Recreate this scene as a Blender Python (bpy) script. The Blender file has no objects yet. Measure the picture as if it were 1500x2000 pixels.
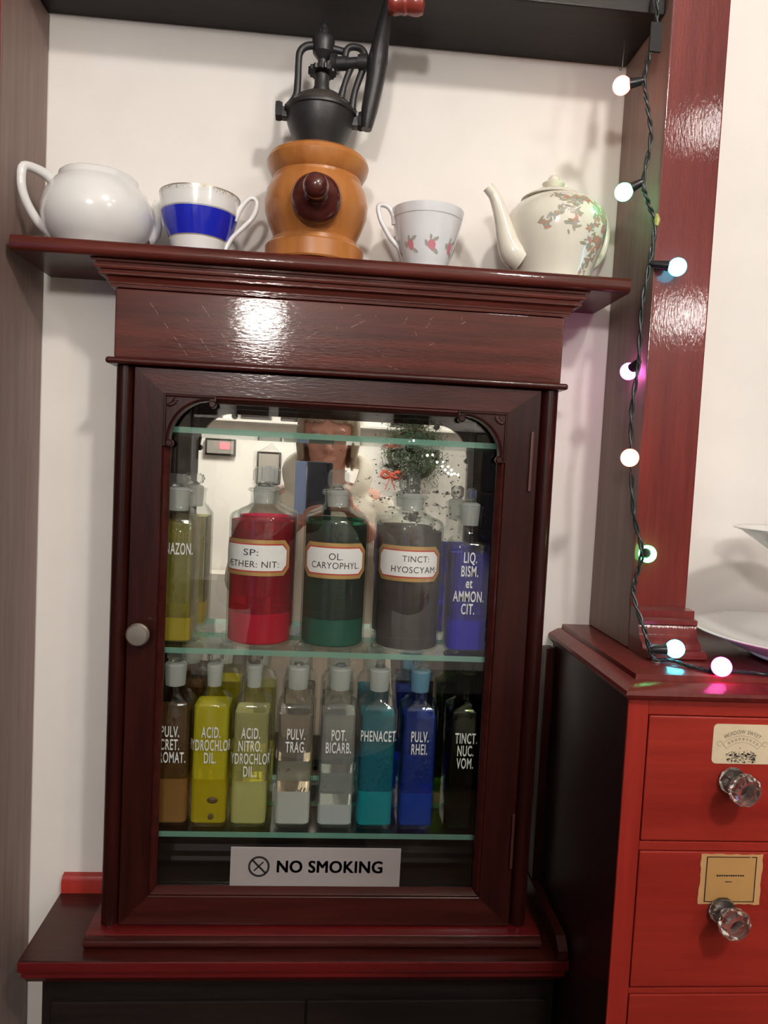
import bpy, bmesh, math, random
from mathutils import Vector, Matrix

random.seed(7)
PI = math.pi
SC = bpy.context.scene
COL = SC.collection

# ------------------------------------------------------------------ camera, world, exposure
def setup_camera():
    yaw, pitch, roll, f = .0778, -.0593, .0503, 1450.0
    cy, sy = math.cos(yaw), math.sin(yaw)
    r = Vector((cy, -sy, 0)); fw = Vector((sy, cy, 0)); u = Vector((0, 0, 1))
    cp, sp = math.cos(pitch), math.sin(pitch)
    f2 = fw*cp + u*sp; u2 = u*cp - fw*sp
    cr, sr = math.cos(roll), math.sin(roll)
    r3 = r*cr + u2*sr; u3 = u2*cr - r*sr
    cam = bpy.data.cameras.new('camera')
    o = bpy.data.objects.new('camera', cam); COL.objects.link(o)
    m = Matrix((( r3.x, u3.x, -f2.x, 0), (r3.y, u3.y, -f2.y, -1.0), (r3.z, u3.z, -f2.z, 1.40), (0, 0, 0, 1)))
    o.matrix_world = m
    cam.sensor_fit = 'VERTICAL'; cam.sensor_height = 24.0; cam.sensor_width = 18.0
    cam.lens = f/2000*24.0
    cam.clip_start = 0.004; cam.clip_end = 50
    SC.camera = o
setup_camera()

W = bpy.data.worlds.new('world'); SC.world = W; W.use_nodes = True
bgn = W.node_tree.nodes['Background']
bgn.inputs[0].default_value = (.16, .26, .95, 1); bgn.inputs[1].default_value = 1.6     # dusk outside the window
vs = SC.view_settings
vs.view_transform = 'Standard'; vs.look = 'None'; vs.gamma = 1; vs.use_curve_mapping = False
vs.exposure = 0.0
cyc = SC.cycles
cyc.max_bounces = 32; cyc.diffuse_bounces = 4; cyc.glossy_bounces = 12; cyc.transmission_bounces = 24
cyc.transparent_max_bounces = 64
cyc.caustics_reflective = True; cyc.caustics_refractive = False
cyc.sample_clamp_indirect = 3.0
cyc.use_denoising = True

# lamps of the room: (x, y, z, globe radius, emission strength)
LAMPS = [(.62, -1.62, 2.55, .075, 250), (-.30, -2.30, 1.985, .085, 190), (1.42, -2.2, 2.07, .075, 80), (1.02, -1.30, 2.38, .05, 52)]
LAMP_COLOUR = (1.0, .955, .895)

# ------------------------------------------------------------------ materials
def mat(name):
    m = bpy.data.materials.new(name); m.use_nodes = True
    nt = m.node_tree; nt.nodes.clear()
    out = nt.nodes.new('ShaderNodeOutputMaterial')
    return m, nt, out
def N(nt, t, **kw):
    n = nt.nodes.new(t)
    for k, v in kw.items():
        if k.startswith('i_'):
            n.inputs[k[2:].replace('_', ' ')].default_value = v
        else:
            setattr(n, k, v)
    return n
def L(nt, a, b): nt.links.new(a, b)
def c4(c): return (c[0], c[1], c[2], 1)

def plain(name, col, rough=.5, metal=0, coat=0, spec=.5, bump=0, bscale=200):
    m, nt, out = mat(name)
    p = N(nt, 'ShaderNodeBsdfPrincipled')
    p.inputs['Base Color'].default_value = c4(col); p.inputs['Roughness'].default_value = rough
    p.inputs['Metallic'].default_value = metal; p.inputs['Coat Weight'].default_value = coat
    p.inputs['Coat Roughness'].default_value = .06; p.inputs['Specular IOR Level'].default_value = spec
    tc = N(nt, 'ShaderNodeTexCoord'); nz = N(nt, 'ShaderNodeTexNoise'); nz.inputs['Scale'].default_value = bscale*.2
    nz.inputs['Detail'].default_value = 4
    L(nt, tc.outputs['Object'], nz.inputs['Vector'])
    mx = N(nt, 'ShaderNodeMix', data_type='RGBA'); mx.inputs[6].default_value = c4([x*.92 for x in col]); mx.inputs[7].default_value = c4([min(1, x*1.06) for x in col])
    L(nt, nz.outputs['Fac'], mx.inputs[0]); L(nt, mx.outputs[2], p.inputs['Base Color'])
    if bump:
        n2 = N(nt, 'ShaderNodeTexNoise'); n2.inputs['Scale'].default_value = bscale; n2.inputs['Detail'].default_value = 3
        L(nt, tc.outputs['Object'], n2.inputs['Vector'])
        b = N(nt, 'ShaderNodeBump'); b.inputs['Strength'].default_value = bump; b.inputs['Distance'].default_value = .001
        L(nt, n2.outputs['Fac'], b.inputs['Height']); L(nt, b.outputs['Normal'], p.inputs['Normal'])
    L(nt, p.outputs[0], out.inputs[0])
    return m

def wood(name, ca, cb, axis='Z', rough=.34, coat=.5, bump=.25, crough=.12, fine=1.0, spec=.3):
    m, nt, out = mat(name)
    p = N(nt, 'ShaderNodeBsdfPrincipled')
    tc = N(nt, 'ShaderNodeTexCoord'); mp = N(nt, 'ShaderNodeMapping')
    s = {'X': (3, 45, 45), 'Y': (45, 3, 45), 'Z': (45, 45, 3)}[axis]
    mp.inputs['Scale'].default_value = [q*fine for q in s]
    L(nt, tc.outputs['Object'], mp.inputs['Vector'])
    n1 = N(nt, 'ShaderNodeTexNoise'); n1.inputs['Scale'].default_value = 1.6; n1.inputs['Detail'].default_value = 6; n1.inputs['Roughness'].default_value = .65
    L(nt, mp.outputs[0], n1.inputs['Vector'])
    r = N(nt, 'ShaderNodeValToRGB'); r.color_ramp.elements[0].position = .3; r.color_ramp.elements[0].color = c4(ca)
    r.color_ramp.elements[1].position = .72; r.color_ramp.elements[1].color = c4(cb)
    L(nt, n1.outputs['Fac'], r.inputs['Fac']); L(nt, r.outputs[0], p.inputs['Base Color'])
    p.inputs['Roughness'].default_value = rough; p.inputs['Coat Weight'].default_value = coat; p.inputs['Coat Roughness'].default_value = crough; p.inputs['Specular IOR Level'].default_value = spec
    mp2 = N(nt, 'ShaderNodeMapping'); s2 = {'X': (70, 300, 300), 'Y': (300, 70, 300), 'Z': (300, 300, 70)}[axis]
    mp2.inputs['Scale'].default_value = s2
    L(nt, tc.outputs['Object'], mp2.inputs['Vector'])
    n2 = N(nt, 'ShaderNodeTexNoise'); n2.inputs['Scale'].default_value = 1.5; n2.inputs['Detail'].default_value = 3
    L(nt, mp2.outputs[0], n2.inputs['Vector'])
    b = N(nt, 'ShaderNodeBump'); b.inputs['Strength'].default_value = bump; b.inputs['Distance'].default_value = .0006
    L(nt, n2.outputs['Fac'], b.inputs['Height'])
    L(nt, b.outputs['Normal'], p.inputs['Normal']); L(nt, b.outputs['Normal'], p.inputs['Coat Normal'])
    L(nt, p.outputs[0], out.inputs[0])
    return m

def thin_glass(name, tint=(1, 1, 1), edge=(.55, .62, .6), refl=1.0, ripple=0):
    """wall of clear glass thin enough not to bend the view: what passes is tinted, more so at the rims, the rest reflects"""
    m, nt, out = mat(name)
    t = N(nt, 'ShaderNodeBsdfTransparent'); g = N(nt, 'ShaderNodeBsdfGlossy'); g.inputs['Roughness'].default_value = 0.01
    lw = N(nt, 'ShaderNodeLayerWeight'); lw.inputs['Blend'].default_value = .28
    rp = N(nt, 'ShaderNodeMath', operation='POWER'); rp.inputs[1].default_value = 2.2
    L(nt, lw.outputs['Facing'], rp.inputs[0])
    mx = N(nt, 'ShaderNodeMix', data_type='RGBA'); mx.inputs[6].default_value = c4(tint); mx.inputs[7].default_value = c4([a*b for a, b in zip(tint, edge)])
    L(nt, rp.outputs[0], mx.inputs[0]); L(nt, mx.outputs[2], t.inputs[0])
    lf = N(nt, 'ShaderNodeLayerWeight'); lf.inputs['Blend'].default_value = .5
    fr = N(nt, 'ShaderNodeMath', operation='POWER'); fr.inputs[1].default_value = 5
    L(nt, lf.outputs['Facing'], fr.inputs[0])
    ml = N(nt, 'ShaderNodeMath', operation='MULTIPLY_ADD'); ml.inputs[1].default_value = .75*refl; ml.inputs[2].default_value = .055*refl
    L(nt, fr.outputs[0], ml.inputs[0])
    if ripple:
        tc = N(nt, 'ShaderNodeTexCoord'); nz = N(nt, 'ShaderNodeTexNoise'); nz.inputs['Scale'].default_value = 150; nz.inputs['Detail'].default_value = 2
        L(nt, tc.outputs['Object'], nz.inputs['Vector'])
        b = N(nt, 'ShaderNodeBump'); b.inputs['Strength'].default_value = ripple; b.inputs['Distance'].default_value = .001
        L(nt, nz.outputs['Fac'], b.inputs['Height']); L(nt, b.outputs['Normal'], g.inputs['Normal'])
    s = N(nt, 'ShaderNodeMixShader'); L(nt, ml.outputs[0], s.inputs[0]); L(nt, t.outputs[0], s.inputs[1]); L(nt, g.outputs[0], s.inputs[2])
    L(nt, s.outputs[0], out.inputs[0])
    return m

def solid_glass(name, col, ior=1.5, rough=0.0):
    m, nt, out = mat(name)
    g = N(nt, 'ShaderNodeBsdfGlass'); g.inputs['Color'].default_value = c4(col); g.inputs['IOR'].default_value = ior; g.inputs['Roughness'].default_value = rough
    L(nt, g.outputs[0], out.inputs[0])
    return m

def etched_glass(name, col, frost, ior=1.5):
    m, nt, out = mat(name)
    g = N(nt, 'ShaderNodeBsdfGlass'); g.inputs['Color'].default_value = c4(col); g.inputs['IOR'].default_value = ior; g.inputs['Roughness'].default_value = 0
    d = N(nt, 'ShaderNodeBsdfTranslucent'); d.inputs[0].default_value = c4([q*.9 for q in col])
    d2 = N(nt, 'ShaderNodeBsdfDiffuse'); d2.inputs[0].default_value = c4([q*.9 for q in col])
    a = N(nt, 'ShaderNodeMixShader'); a.inputs[0].default_value = .5; L(nt, d.outputs[0], a.inputs[1]); L(nt, d2.outputs[0], a.inputs[2])
    s = N(nt, 'ShaderNodeMixShader'); s.inputs[0].default_value = frost; L(nt, g.outputs[0], s.inputs[1]); L(nt, a.outputs[0], s.inputs[2])
    L(nt, s.outputs[0], out.inputs[0])
    return m

def ground_glass(name, col, clear=.35):
    m, nt, out = mat(name)
    d = N(nt, 'ShaderNodeBsdfDiffuse'); d.inputs[0].default_value = c4(col)
    tl = N(nt, 'ShaderNodeBsdfTranslucent'); tl.inputs[0].default_value = c4(col)
    tr = N(nt, 'ShaderNodeBsdfTransparent'); tr.inputs[0].default_value = c4([min(1, x*1.1) for x in col])
    a = N(nt, 'ShaderNodeMixShader'); a.inputs[0].default_value = .5
    L(nt, d.outputs[0], a.inputs[1]); L(nt, tl.outputs[0], a.inputs[2])
    b = N(nt, 'ShaderNodeMixShader'); b.inputs[0].default_value = clear
    L(nt, a.outputs[0], b.inputs[1]); L(nt, tr.outputs[0], b.inputs[2])
    L(nt, b.outputs[0], out.inputs[0])
    return m

def glow(name, col, strength, rim=None):
    m, nt, out = mat(name)
    e = N(nt, 'ShaderNodeEmission'); e.inputs[0].default_value = c4(col); e.inputs[1].default_value = strength
    if rim:
        lw = N(nt, 'ShaderNodeLayerWeight'); lw.inputs['Blend'].default_value = .35
        mx = N(nt, 'ShaderNodeMix', data_type='RGBA'); mx.inputs[6].default_value = c4(col); mx.inputs[7].default_value = c4(rim)
        L(nt, lw.outputs['Facing'], mx.inputs[0]); L(nt, mx.outputs[2], e.inputs[0])
    L(nt, e.outputs[0], out.inputs[0])
    return m

def mirror_mat():
    m, nt, out = mat('old_mirror')
    g = N(nt, 'ShaderNodeBsdfGlossy'); g.inputs[0].default_value = (.95, .94, .89, 1); g.inputs['Roughness'].default_value = .0
    d = N(nt, 'ShaderNodeBsdfDiffuse'); d.inputs[0].default_value = (.055, .045, .035, 1)
    tc = N(nt, 'ShaderNodeTexCoord')
    # silvering lost round one upper corner: big blotches there, fine specks about them
    vm = N(nt, 'ShaderNodeVectorMath', operation='DISTANCE'); vm.inputs[1].default_value = (.105, .0, .56)
    L(nt, tc.outputs['Object'], vm.inputs[0])
    mr = N(nt, 'ShaderNodeMapRange'); mr.inputs[1].default_value = .02; mr.inputs[2].default_value = .115; mr.inputs[3].default_value = .135; mr.inputs[4].default_value = -.1
    L(nt, vm.outputs['Value'], mr.inputs[0])
    n1 = N(nt, 'ShaderNodeTexNoise'); n1.inputs['Scale'].default_value = 75; n1.inputs['Detail'].default_value = 6; n1.inputs['Roughness'].default_value = .68
    mp = N(nt, 'ShaderNodeMapping'); mp.inputs['Scale'].default_value = (.7, 1, 1.25)
    L(nt, tc.outputs['Object'], mp.inputs['Vector']); L(nt, mp.outputs[0], n1.inputs['Vector'])
    ad = N(nt, 'ShaderNodeMath', operation='ADD'); L(nt, n1.outputs['Fac'], ad.inputs[0]); L(nt, mr.outputs[0], ad.inputs[1])
    st = N(nt, 'ShaderNodeMapRange'); st.inputs[1].default_value = .57; st.inputs[2].default_value = .63
    L(nt, ad.outputs[0], st.inputs[0])
    v = N(nt, 'ShaderNodeTexVoronoi'); v.inputs['Scale'].default_value = 130
    L(nt, tc.outputs['Object'], v.inputs['Vector'])
    mr2 = N(nt, 'ShaderNodeMapRange'); mr2.inputs[1].default_value = .05; mr2.inputs[2].default_value = .16; mr2.inputs[3].default_value = .2; mr2.inputs[4].default_value = .03
    L(nt, vm.outputs['Value'], mr2.inputs[0])
    lt = N(nt, 'ShaderNodeMath', operation='LESS_THAN'); L(nt, v.outputs['Distance'], lt.inputs[0]); L(nt, mr2.outputs[0], lt.inputs[1])
    gt = N(nt, 'ShaderNodeMath', operation='LESS_THAN'); L(nt, vm.outputs['Value'], gt.inputs[0]); gt.inputs[1].default_value = .14
    an = N(nt, 'ShaderNodeMath', operation='MULTIPLY'); L(nt, lt.outputs[0], an.inputs[0]); L(nt, gt.outputs[0], an.inputs[1])
    mxx = N(nt, 'ShaderNodeMath', operation='MAXIMUM'); L(nt, st.outputs[0], mxx.inputs[0]); L(nt, an.outputs[0], mxx.inputs[1])
    s = N(nt, 'ShaderNodeMixShader'); L(nt, mxx.outputs[0], s.inputs[0]); L(nt, g.outputs[0], s.inputs[1]); L(nt, d.outputs[0], s.inputs[2])
    L(nt, s.outputs[0], out.inputs[0])
    return m

M = {}
M['wall'] = plain('cream_plaster', (.83, .79, .75), .7, bump=.06, bscale=60)
M['ceiling'] = plain('ceiling_buff', (.42, .39, .35), .8)
M['panel'] = wood('dark_panelling', (.035, .02, .014), (.07, .045, .032), 'Z', .45, .2, .2)
M['floor'] = wood('floor_boards', (.035, .02, .012), (.07, .04, .025), 'Y', .4, .2)
M['wx'] = wood('mahogany_across', (.022, .0036, .0028), (.062, .0098, .0072), 'X', .36, .30, .24, spec=.2)
M['wz'] = wood('mahogany_upright', (.012, .0022, .0018), (.036, .0060, .0046), 'Z', .36, .22, .20, spec=.16)
M['wy'] = wood('mahogany_depth', (.022, .0036, .0028), (.062, .0098, .0072), 'Y', .36, .30, .2)
M['frieze'] = wood('mahogany_frieze', (.040, .0072, .0050), (.110, .0200, .0130), 'X', .40, .34, .17, .06, spec=.08)
M['wred'] = wood('red_stained_edge', (.070, .0040, .0045), (.125, .0075, .0080), 'X', .34, .30, .25)
M['post'] = wood('post_mahogany', (.095, .0098, .0085), (.165, .021, .017), 'Z', .36, .45, .24, .06, spec=.1)
M['postside'] = wood('bare_post_side', (.185, .118, .100), (.275, .185, .158), 'Z', .5, .08, .2)  # inner faces paler: the white wall's sheen on them put into the colour
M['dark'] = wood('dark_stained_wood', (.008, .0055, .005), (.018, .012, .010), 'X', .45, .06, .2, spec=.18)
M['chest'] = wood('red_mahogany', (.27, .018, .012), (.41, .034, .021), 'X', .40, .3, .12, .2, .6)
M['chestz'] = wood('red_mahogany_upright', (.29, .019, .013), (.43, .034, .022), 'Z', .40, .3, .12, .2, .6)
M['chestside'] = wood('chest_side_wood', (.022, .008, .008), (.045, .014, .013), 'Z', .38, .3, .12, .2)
M['scratch'] = plain('bare_scratch', (.22, .10, .065), .4)
M['oak'] = wood('turned_beech', (.33, .115, .027), (.50, .20, .055), 'Z', .32, .3, .05, .15, .5)
M['knobwood'] = wood('dark_turned_wood', (.045, .008, .007), (.085, .017, .013), 'Y', .22, .6, .05, .08)
M['redwood'] = wood('red_handle_wood', (.20, .028, .02), (.32, .055, .04), 'X', .3, .5, .06, .1)
M['iron'] = plain('black_iron', (.034, .033, .035), .40, .35, 0, .5, .2, 500)
M['ironworn'] = plain('worn_iron', (.075, .062, .055), .45, .4, 0, .5, .25, 500)
M['china'] = plain('white_china', (.80, .79, .78), .18, 0, .5)
M['chinablue'] = plain('bluish_white_china', (.76, .77, .80), .2, 0, .5)
M['cream'] = plain('cream_china', (.80, .765, .66), .16, 0, .5)
M['cobalt'] = plain('cobalt_glaze', (.012, .02, .46), .2, 0, .4)
M['gilt'] = plain('worn_gilt', (.52, .47, .38), .3, .6)
M['silverline'] = plain('silver_line', (.42, .43, .44), .35, .3)
M['pink'] = plain('rose_pink', (.62, .22, .27), .3)
M['leafgrey'] = plain('leaf_grey_green', (.35, .37, .33), .3)
M['leafolive'] = plain('leaf_olive', (.36, .34, .24), .3)
M['rust'] = plain('rust_flower', (.58, .28, .20), .3)
M['pane'] = thin_glass('door_glass', (.985, .993, .988), (.8, .9, .85))
M['glass'] = thin_glass('bottle_glass', (.985, .992, .988), (.66, .73, .70), .7, .35)
M['glassblue'] = thin_glass('blue_tinted_glass', (.86, .94, .98), (.62, .7, .78), .8, .35)
M['glassgreen'] = thin_glass('green_bottle_glass', (.42, .56, .14), (.3, .34, .2), .8, .35)
M['stopper'] = etched_glass('stopper_glass', (.98, .99, .985), .09)
M['stoppergreen'] = etched_glass('stopper_green', (.22, .28, .11), .1)
M['crystal'] = etched_glass('cut_crystal', (.99, .99, .99), .035, 1.52)
M['ground'] = ground_glass('ground_glass', (.82, .83, .81), .36)
M['groundblue'] = ground_glass('ground_glass_blue', (.55, .74, .82), .4)
M['groundgreen'] = ground_glass('ground_glass_green', (.05, .07, .03), .3)
M['mirror'] = mirror_mat()
M['paint'] = plain('white_enamel_lettering', (.70, .70, .68), .4)
M['ink'] = plain('black_ink', (.012, .011, .013), .5)
M['inkgrey'] = plain('faded_ink', (.30, .26, .20), .6)
M['labelwhite'] = plain('label_white', (.84, .83, .82), .3, 0, .4)
M['labelgold'] = plain('label_gold', (.58, .36, .12), .32, .45, .3)
M['labelred'] = plain('label_red', (.50, .045, .03), .35, 0, .3)
M['signgrey'] = plain('sign_grey', (.30, .265, .262), .45)
M['card'] = plain('ivory_card', (.80, .66, .46), .5)
M['ochre'] = plain('ochre_paper', (.58, .32, .11), .6)
M['ochrepale'] = plain('pale_ochre_paper', (.66, .37, .16), .6)
M['brass'] = plain('dull_brass', (.36, .32, .27), .35, .8)
M['hinge'] = plain('painted_hinge', (.07, .02, .018), .4, .2)
M['cable'] = plain('dark_green_cable', (.018, .026, .026), .35)
M['socket'] = plain('black_plastic', (.012, .013, .015), .3)
M['wire'] = plain('steel_wire', (.4, .38, .36), .3, .9)
M['tape'] = plain('grey_tape', (.018, .016, .016), .6, 0, 0, .2)
M['shelfglass'] = None

def shelf_glass():
    """plate glass: clear through its faces, green seen along the sheet at its edges"""
    m, nt, out = mat('plate_glass')
    t = N(nt, 'ShaderNodeBsdfTransparent'); t.inputs[0].default_value = (.95, .98, .965, 1)
    g = N(nt, 'ShaderNodeBsdfGlossy'); g.inputs['Roughness'].default_value = 0.02
    lf = N(nt, 'ShaderNodeLayerWeight'); lf.inputs['Blend'].default_value = .5
    pw = N(nt, 'ShaderNodeMath', operation='POWER'); pw.inputs[1].default_value = 5
    L(nt, lf.outputs['Facing'], pw.inputs[0])
    fr = N(nt, 'ShaderNodeMath', operation='MULTIPLY_ADD'); fr.inputs[1].default_value = .9; fr.inputs[2].default_value = .04
    L(nt, pw.outputs[0], fr.inputs[0])
    s = N(nt, 'ShaderNodeMixShader'); L(nt, fr.outputs[0], s.inputs[0]); L(nt, t.outputs[0], s.inputs[1]); L(nt, g.outputs[0], s.inputs[2])
    L(nt, s.outputs[0], out.inputs[0])
    return m
def edge_glass():
    m, nt, out = mat('plate_glass_edge')
    d = N(nt, 'ShaderNodeBsdfTranslucent'); d.inputs[0].default_value = (.36, .80, .62, 1)
    d2 = N(nt, 'ShaderNodeBsdfDiffuse'); d2.inputs[0].default_value = (.34, .72, .56, 1)
    t = N(nt, 'ShaderNodeBsdfTransparent'); t.inputs[0].default_value = (.5, .8, .68, 1)
    g = N(nt, 'ShaderNodeBsdfGlossy'); g.inputs['Roughness'].default_value = .12
    a = N(nt, 'ShaderNodeMixShader'); a.inputs[0].default_value = .5; L(nt, d.outputs[0], a.inputs[1]); L(nt, d2.outputs[0], a.inputs[2])
    b = N(nt, 'ShaderNodeMixShader'); b.inputs[0].default_value = .35; L(nt, a.outputs[0], b.inputs[1]); L(nt, t.outputs[0], b.inputs[2])
    c = N(nt, 'ShaderNodeMixShader'); c.inputs[0].default_value = .12; L(nt, b.outputs[0], c.inputs[1]); L(nt, g.outputs[0], c.inputs[2])
    L(nt, c.outputs[0], out.inputs[0])
    return m
M['shelfglass'] = shelf_glass(); M['shelfedge'] = edge_glass()

# ------------------------------------------------------------------ mesh building
class MB:
    def __init__(self): self.bm = bmesh.new(); self.flat = False
    def _in(self, t):
        me = bpy.data.meshes.new('t'); t.to_mesh(me); t.free(); self.bm.from_mesh(me); bpy.data.meshes.remove(me)
    def box(self, x0, x1, y0, y1, z0, z1, bev=0, seg=2, mi=0):
        self.flat = True
        t = bmesh.new(); bmesh.ops.create_cube(t, size=1)
        for v in t.verts: v.co = ((x0+x1)/2+v.co.x*(x1-x0), (y0+y1)/2+v.co.y*(y1-y0), (z0+z1)/2+v.co.z*(z1-z0))
        if bev: bmesh.ops.bevel(t, geom=list(t.edges), offset=bev, segments=seg, affect='EDGES', profile=.5)
        for f in t.faces: f.material_index = mi
        self._in(t); return self
    def prism(self, poly, axis, a0, a1, bev=0, mi=0, shear=None):
        """poly: 2D outline in the two other axes (X: y,z  Y: x,z  Z: x,y), pushed along axis"""
        self.flat = True
        t = bmesh.new()
        def P(p, a):
            return {'X': (a, p[0], p[1]), 'Y': (p[0], a, p[1]), 'Z': (p[0], p[1], a)}[axis]
        A = [t.verts.new(P(p, a0)) for p in poly]; B = [t.verts.new(P(p, a1)) for p in poly]
        n = len(poly)
        t.faces.new(A); t.faces.new(list(reversed(B)))
        for i in range(n): t.faces.new((A[i], B[i], B[(i+1) % n], A[(i+1) % n]))
        bmesh.ops.recalc_face_normals(t, faces=t.faces)
        if bev: bmesh.ops.bevel(t, geom=list(t.edges), offset=bev, segments=2, affect='EDGES')
        for f in t.faces: f.material_index = mi
        self._in(t); return self
    def loft(self, rings, cap0=True, cap1=True, closed=False, mi=None):
        t = bmesh.new(); V = [[t.verts.new(p) for p in r] for r in rings]; n = len(rings[0])
        m = len(V)
        for k in range(m if closed else m-1):
            a, b = V[k], V[(k+1) % m]
            for i in range(n):
                f = t.faces.new((a[i], a[(i+1) % n], b[(i+1) % n], b[i]))
                if mi: f.material_index = mi(k)
        if not closed:
            if cap0: t.faces.new(list(reversed(V[0])))
            if cap1: t.faces.new(V[-1])
        bmesh.ops.recalc_face_normals(t, faces=t.faces)
        self._in(t); return self
    def lathe(self, prof, c=(0, 0, 0), n=48, axis='Z', cap0=True, cap1=True, closed=False, mi=None):
        rings = []
        for r, h in prof:
            ring = []
            for i in range(n):
                a = 2*PI*i/n; x, y = r*math.cos(a), r*math.sin(a)
                p = {'Z': (x, y, h), 'Y': (x, h, y), 'X': (h, x, y)}[axis]
                ring.append((c[0]+p[0], c[1]+p[1], c[2]+p[2]))
            rings.append(ring)
        return self.loft(rings, cap0, cap1, closed, mi)
    def tube(self, path, rad, n=12, smooth=4, sq=(1, 1), closed=False):
        P = [Vector(p) for p in path]
        R = list(rad) if isinstance(rad, (list, tuple)) else [rad]*len(P)
        if smooth > 1: P, R = spline(P, R, smooth)
        rings = []; up = None
        for i, p in enumerate(P):
            d = (P[min(i+1, len(P)-1)] - P[max(i-1, 0)]).normalized()
            if up is None:
                up = Vector((0, 0, 1)) if abs(d.z) < .9 else Vector((0, 1, 0))
                up = (up - d*up.dot(d)).normalized()
            else:
                up = (up - d*up.dot(d)).normalized()
            s = d.cross(up)
            rings.append([p + (s*math.cos(2*PI*k/n)*sq[0] + up*math.sin(2*PI*k/n)*sq[1])*R[i] for k in range(n)])
        return self.loft(rings)
    def ball(self, c, r, s=(1, 1, 1), u=20, v=12):
        t = bmesh.new(); bmesh.ops.create_uvsphere(t, u_segments=u, v_segments=v, radius=r)
        for q in t.verts: q.co = (c[0]+q.co.x*s[0], c[1]+q.co.y*s[1], c[2]+q.co.z*s[2])
        self._in(t); return self
    def poly(self, pts, mi=0):
        t = bmesh.new(); f = t.faces.new([t.verts.new(p) for p in pts]); f.material_index = mi
        self._in(t); return self
    def move(self, m):
        bmesh.ops.transform(self.bm, matrix=m, verts=self.bm.verts); return self
    def build(self, name, mats, parent=None, smooth=35):
        if not isinstance(mats, (list, tuple)): mats = [mats]
        me = bpy.data.meshes.new(name)
        off = Vector((0, 0, 0))
        if parent is not None: off = Vector(parent['base']) if 'base' in parent else Vector((0, 0, 0))
        self.bm.normal_update()
        for v in self.bm.verts: v.co -= off
        self.bm.to_mesh(me); self.bm.free()
        for q in mats: me.materials.append(q)
        if smooth:
            me.shade_smooth(); me.set_sharp_from_angle(angle=math.radians(smooth))
        o = bpy.data.objects.new(name, me); COL.objects.link(o)
        if smooth and self.flat:      # big flat faces stay flat beside their rounded edges
            wn = o.modifiers.new('weighted_normals', 'WEIGHTED_NORMAL'); wn.keep_sharp = True; wn.weight = 100
        if parent is not None:
            o.parent = parent; BASE[o.name] = off
            o['base'] = list(off)
        return o
BASE = {}
def spline(P, R, k):
    out, ro = [], []
    n = len(P)
    for i in range(n-1):
        p0, p1, p2, p3 = P[max(i-1, 0)], P[i], P[i+1], P[min(i+2, n-1)]
        for j in range(k):
            t = j/k
            out.append(.5*((2*p1)+(p2-p0)*t+(2*p0-5*p1+4*p2-p3)*t*t+(3*p1-p0-3*p2+p3)*t**3))
            ro.append(R[i]*(1-t)+R[i+1]*t)
    out.append(P[-1]); ro.append(R[-1])
    return out, ro

def thing(name, label, cat, loc, group=None):
    o = bpy.data.objects.new(name, None); COL.objects.link(o)
    o.location = loc; o.empty_display_size = .05
    o['base'] = list(loc); o['label'] = label; o['category'] = cat
    if group: o['group'] = group
    return o
def tag(o, label, cat, group=None):
    o['label'] = label; o['category'] = cat
    if group: o['group'] = group
    return o
def struct(o):
    o['kind'] = 'structure'; return o

def text_flat(body, size, sx=1.0, bold=0.0, line=1.0, extrude=0.0, char=1.0):
    cu = bpy.data.curves.new('t', 'FONT'); cu.body = body; cu.size = size; cu.offset = bold
    cu.space_line = line; cu.align_x = 'CENTER'; cu.align_y = 'CENTER'; cu.resolution_u = 4; cu.extrude = extrude; cu.space_character = char
    ob = bpy.data.objects.new('t', cu); COL.objects.link(ob)
    dg = bpy.context.evaluated_depsgraph_get(); dg.update()
    me = bpy.data.meshes.new_from_object(ob.evaluated_get(dg))
    bpy.data.objects.remove(ob); bpy.data.curves.remove(cu)
    bm = bmesh.new(); bm.from_mesh(me); bpy.data.meshes.remove(me)
    xs = [v.co.x for v in bm.verts]; ys = [v.co.y for v in bm.verts]
    cx, cy = (min(xs)+max(xs))/2, (min(ys)+max(ys))/2
    for v in bm.verts: v.co = ((v.co.x-cx)*sx, v.co.y-cy, v.co.z)
    return bm
def fit(bm, width):
    xs = [v.co.x for v in bm.verts]; k = width/(max(xs)-min(xs))
    for v in bm.verts: v.co.x *= k
    return bm
def doubled(bm, d):
    """heavier strokes: the same letters laid down again a hair to each side"""
    me = bpy.data.meshes.new('t'); bm.to_mesh(me); src = bm.verts[:]
    for dx, dy in ((-d, d*.5), (d, d*.5), (-d, -d*.5), (d, -d*.5)):
        n0 = len(bm.verts); bm.from_mesh(me); bm.verts.ensure_lookup_table()
        for v in bm.verts[n0:]: v.co.x += dx; v.co.y += dy
    bpy.data.meshes.remove(me); return bm
def flat_poly(bm, pts, mi=0):
    f = bm.faces.new([bm.verts.new((p[0], p[1], 0)) for p in pts]); f.material_index = mi
    return f
def wrap(bm, fn, step=.0012):
    """cut a flat drawing into strips and lay it on a curved wall; fn(s, z) -> point"""
    xs = [v.co.x for v in bm.verts]
    x = math.floor(min(xs)/step)*step
    while x < max(xs):
        bmesh.ops.bisect_plane(bm, geom=bm.verts[:]+bm.edges[:]+bm.faces[:], dist=1e-7, plane_co=(x, 0, 0), plane_no=(1, 0, 0)); x += step
    for v in bm.verts: v.co = fn(v.co.x, v.co.y)
    w = MB(); w.bm.free(); w.bm = bm; return w
def on_round(cx, cy, r, z0, off=.0003):
    return lambda s, z: (cx+(r+off)*math.sin(s/r), cy-(r+off)*math.cos(s/r), z0+z)
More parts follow.
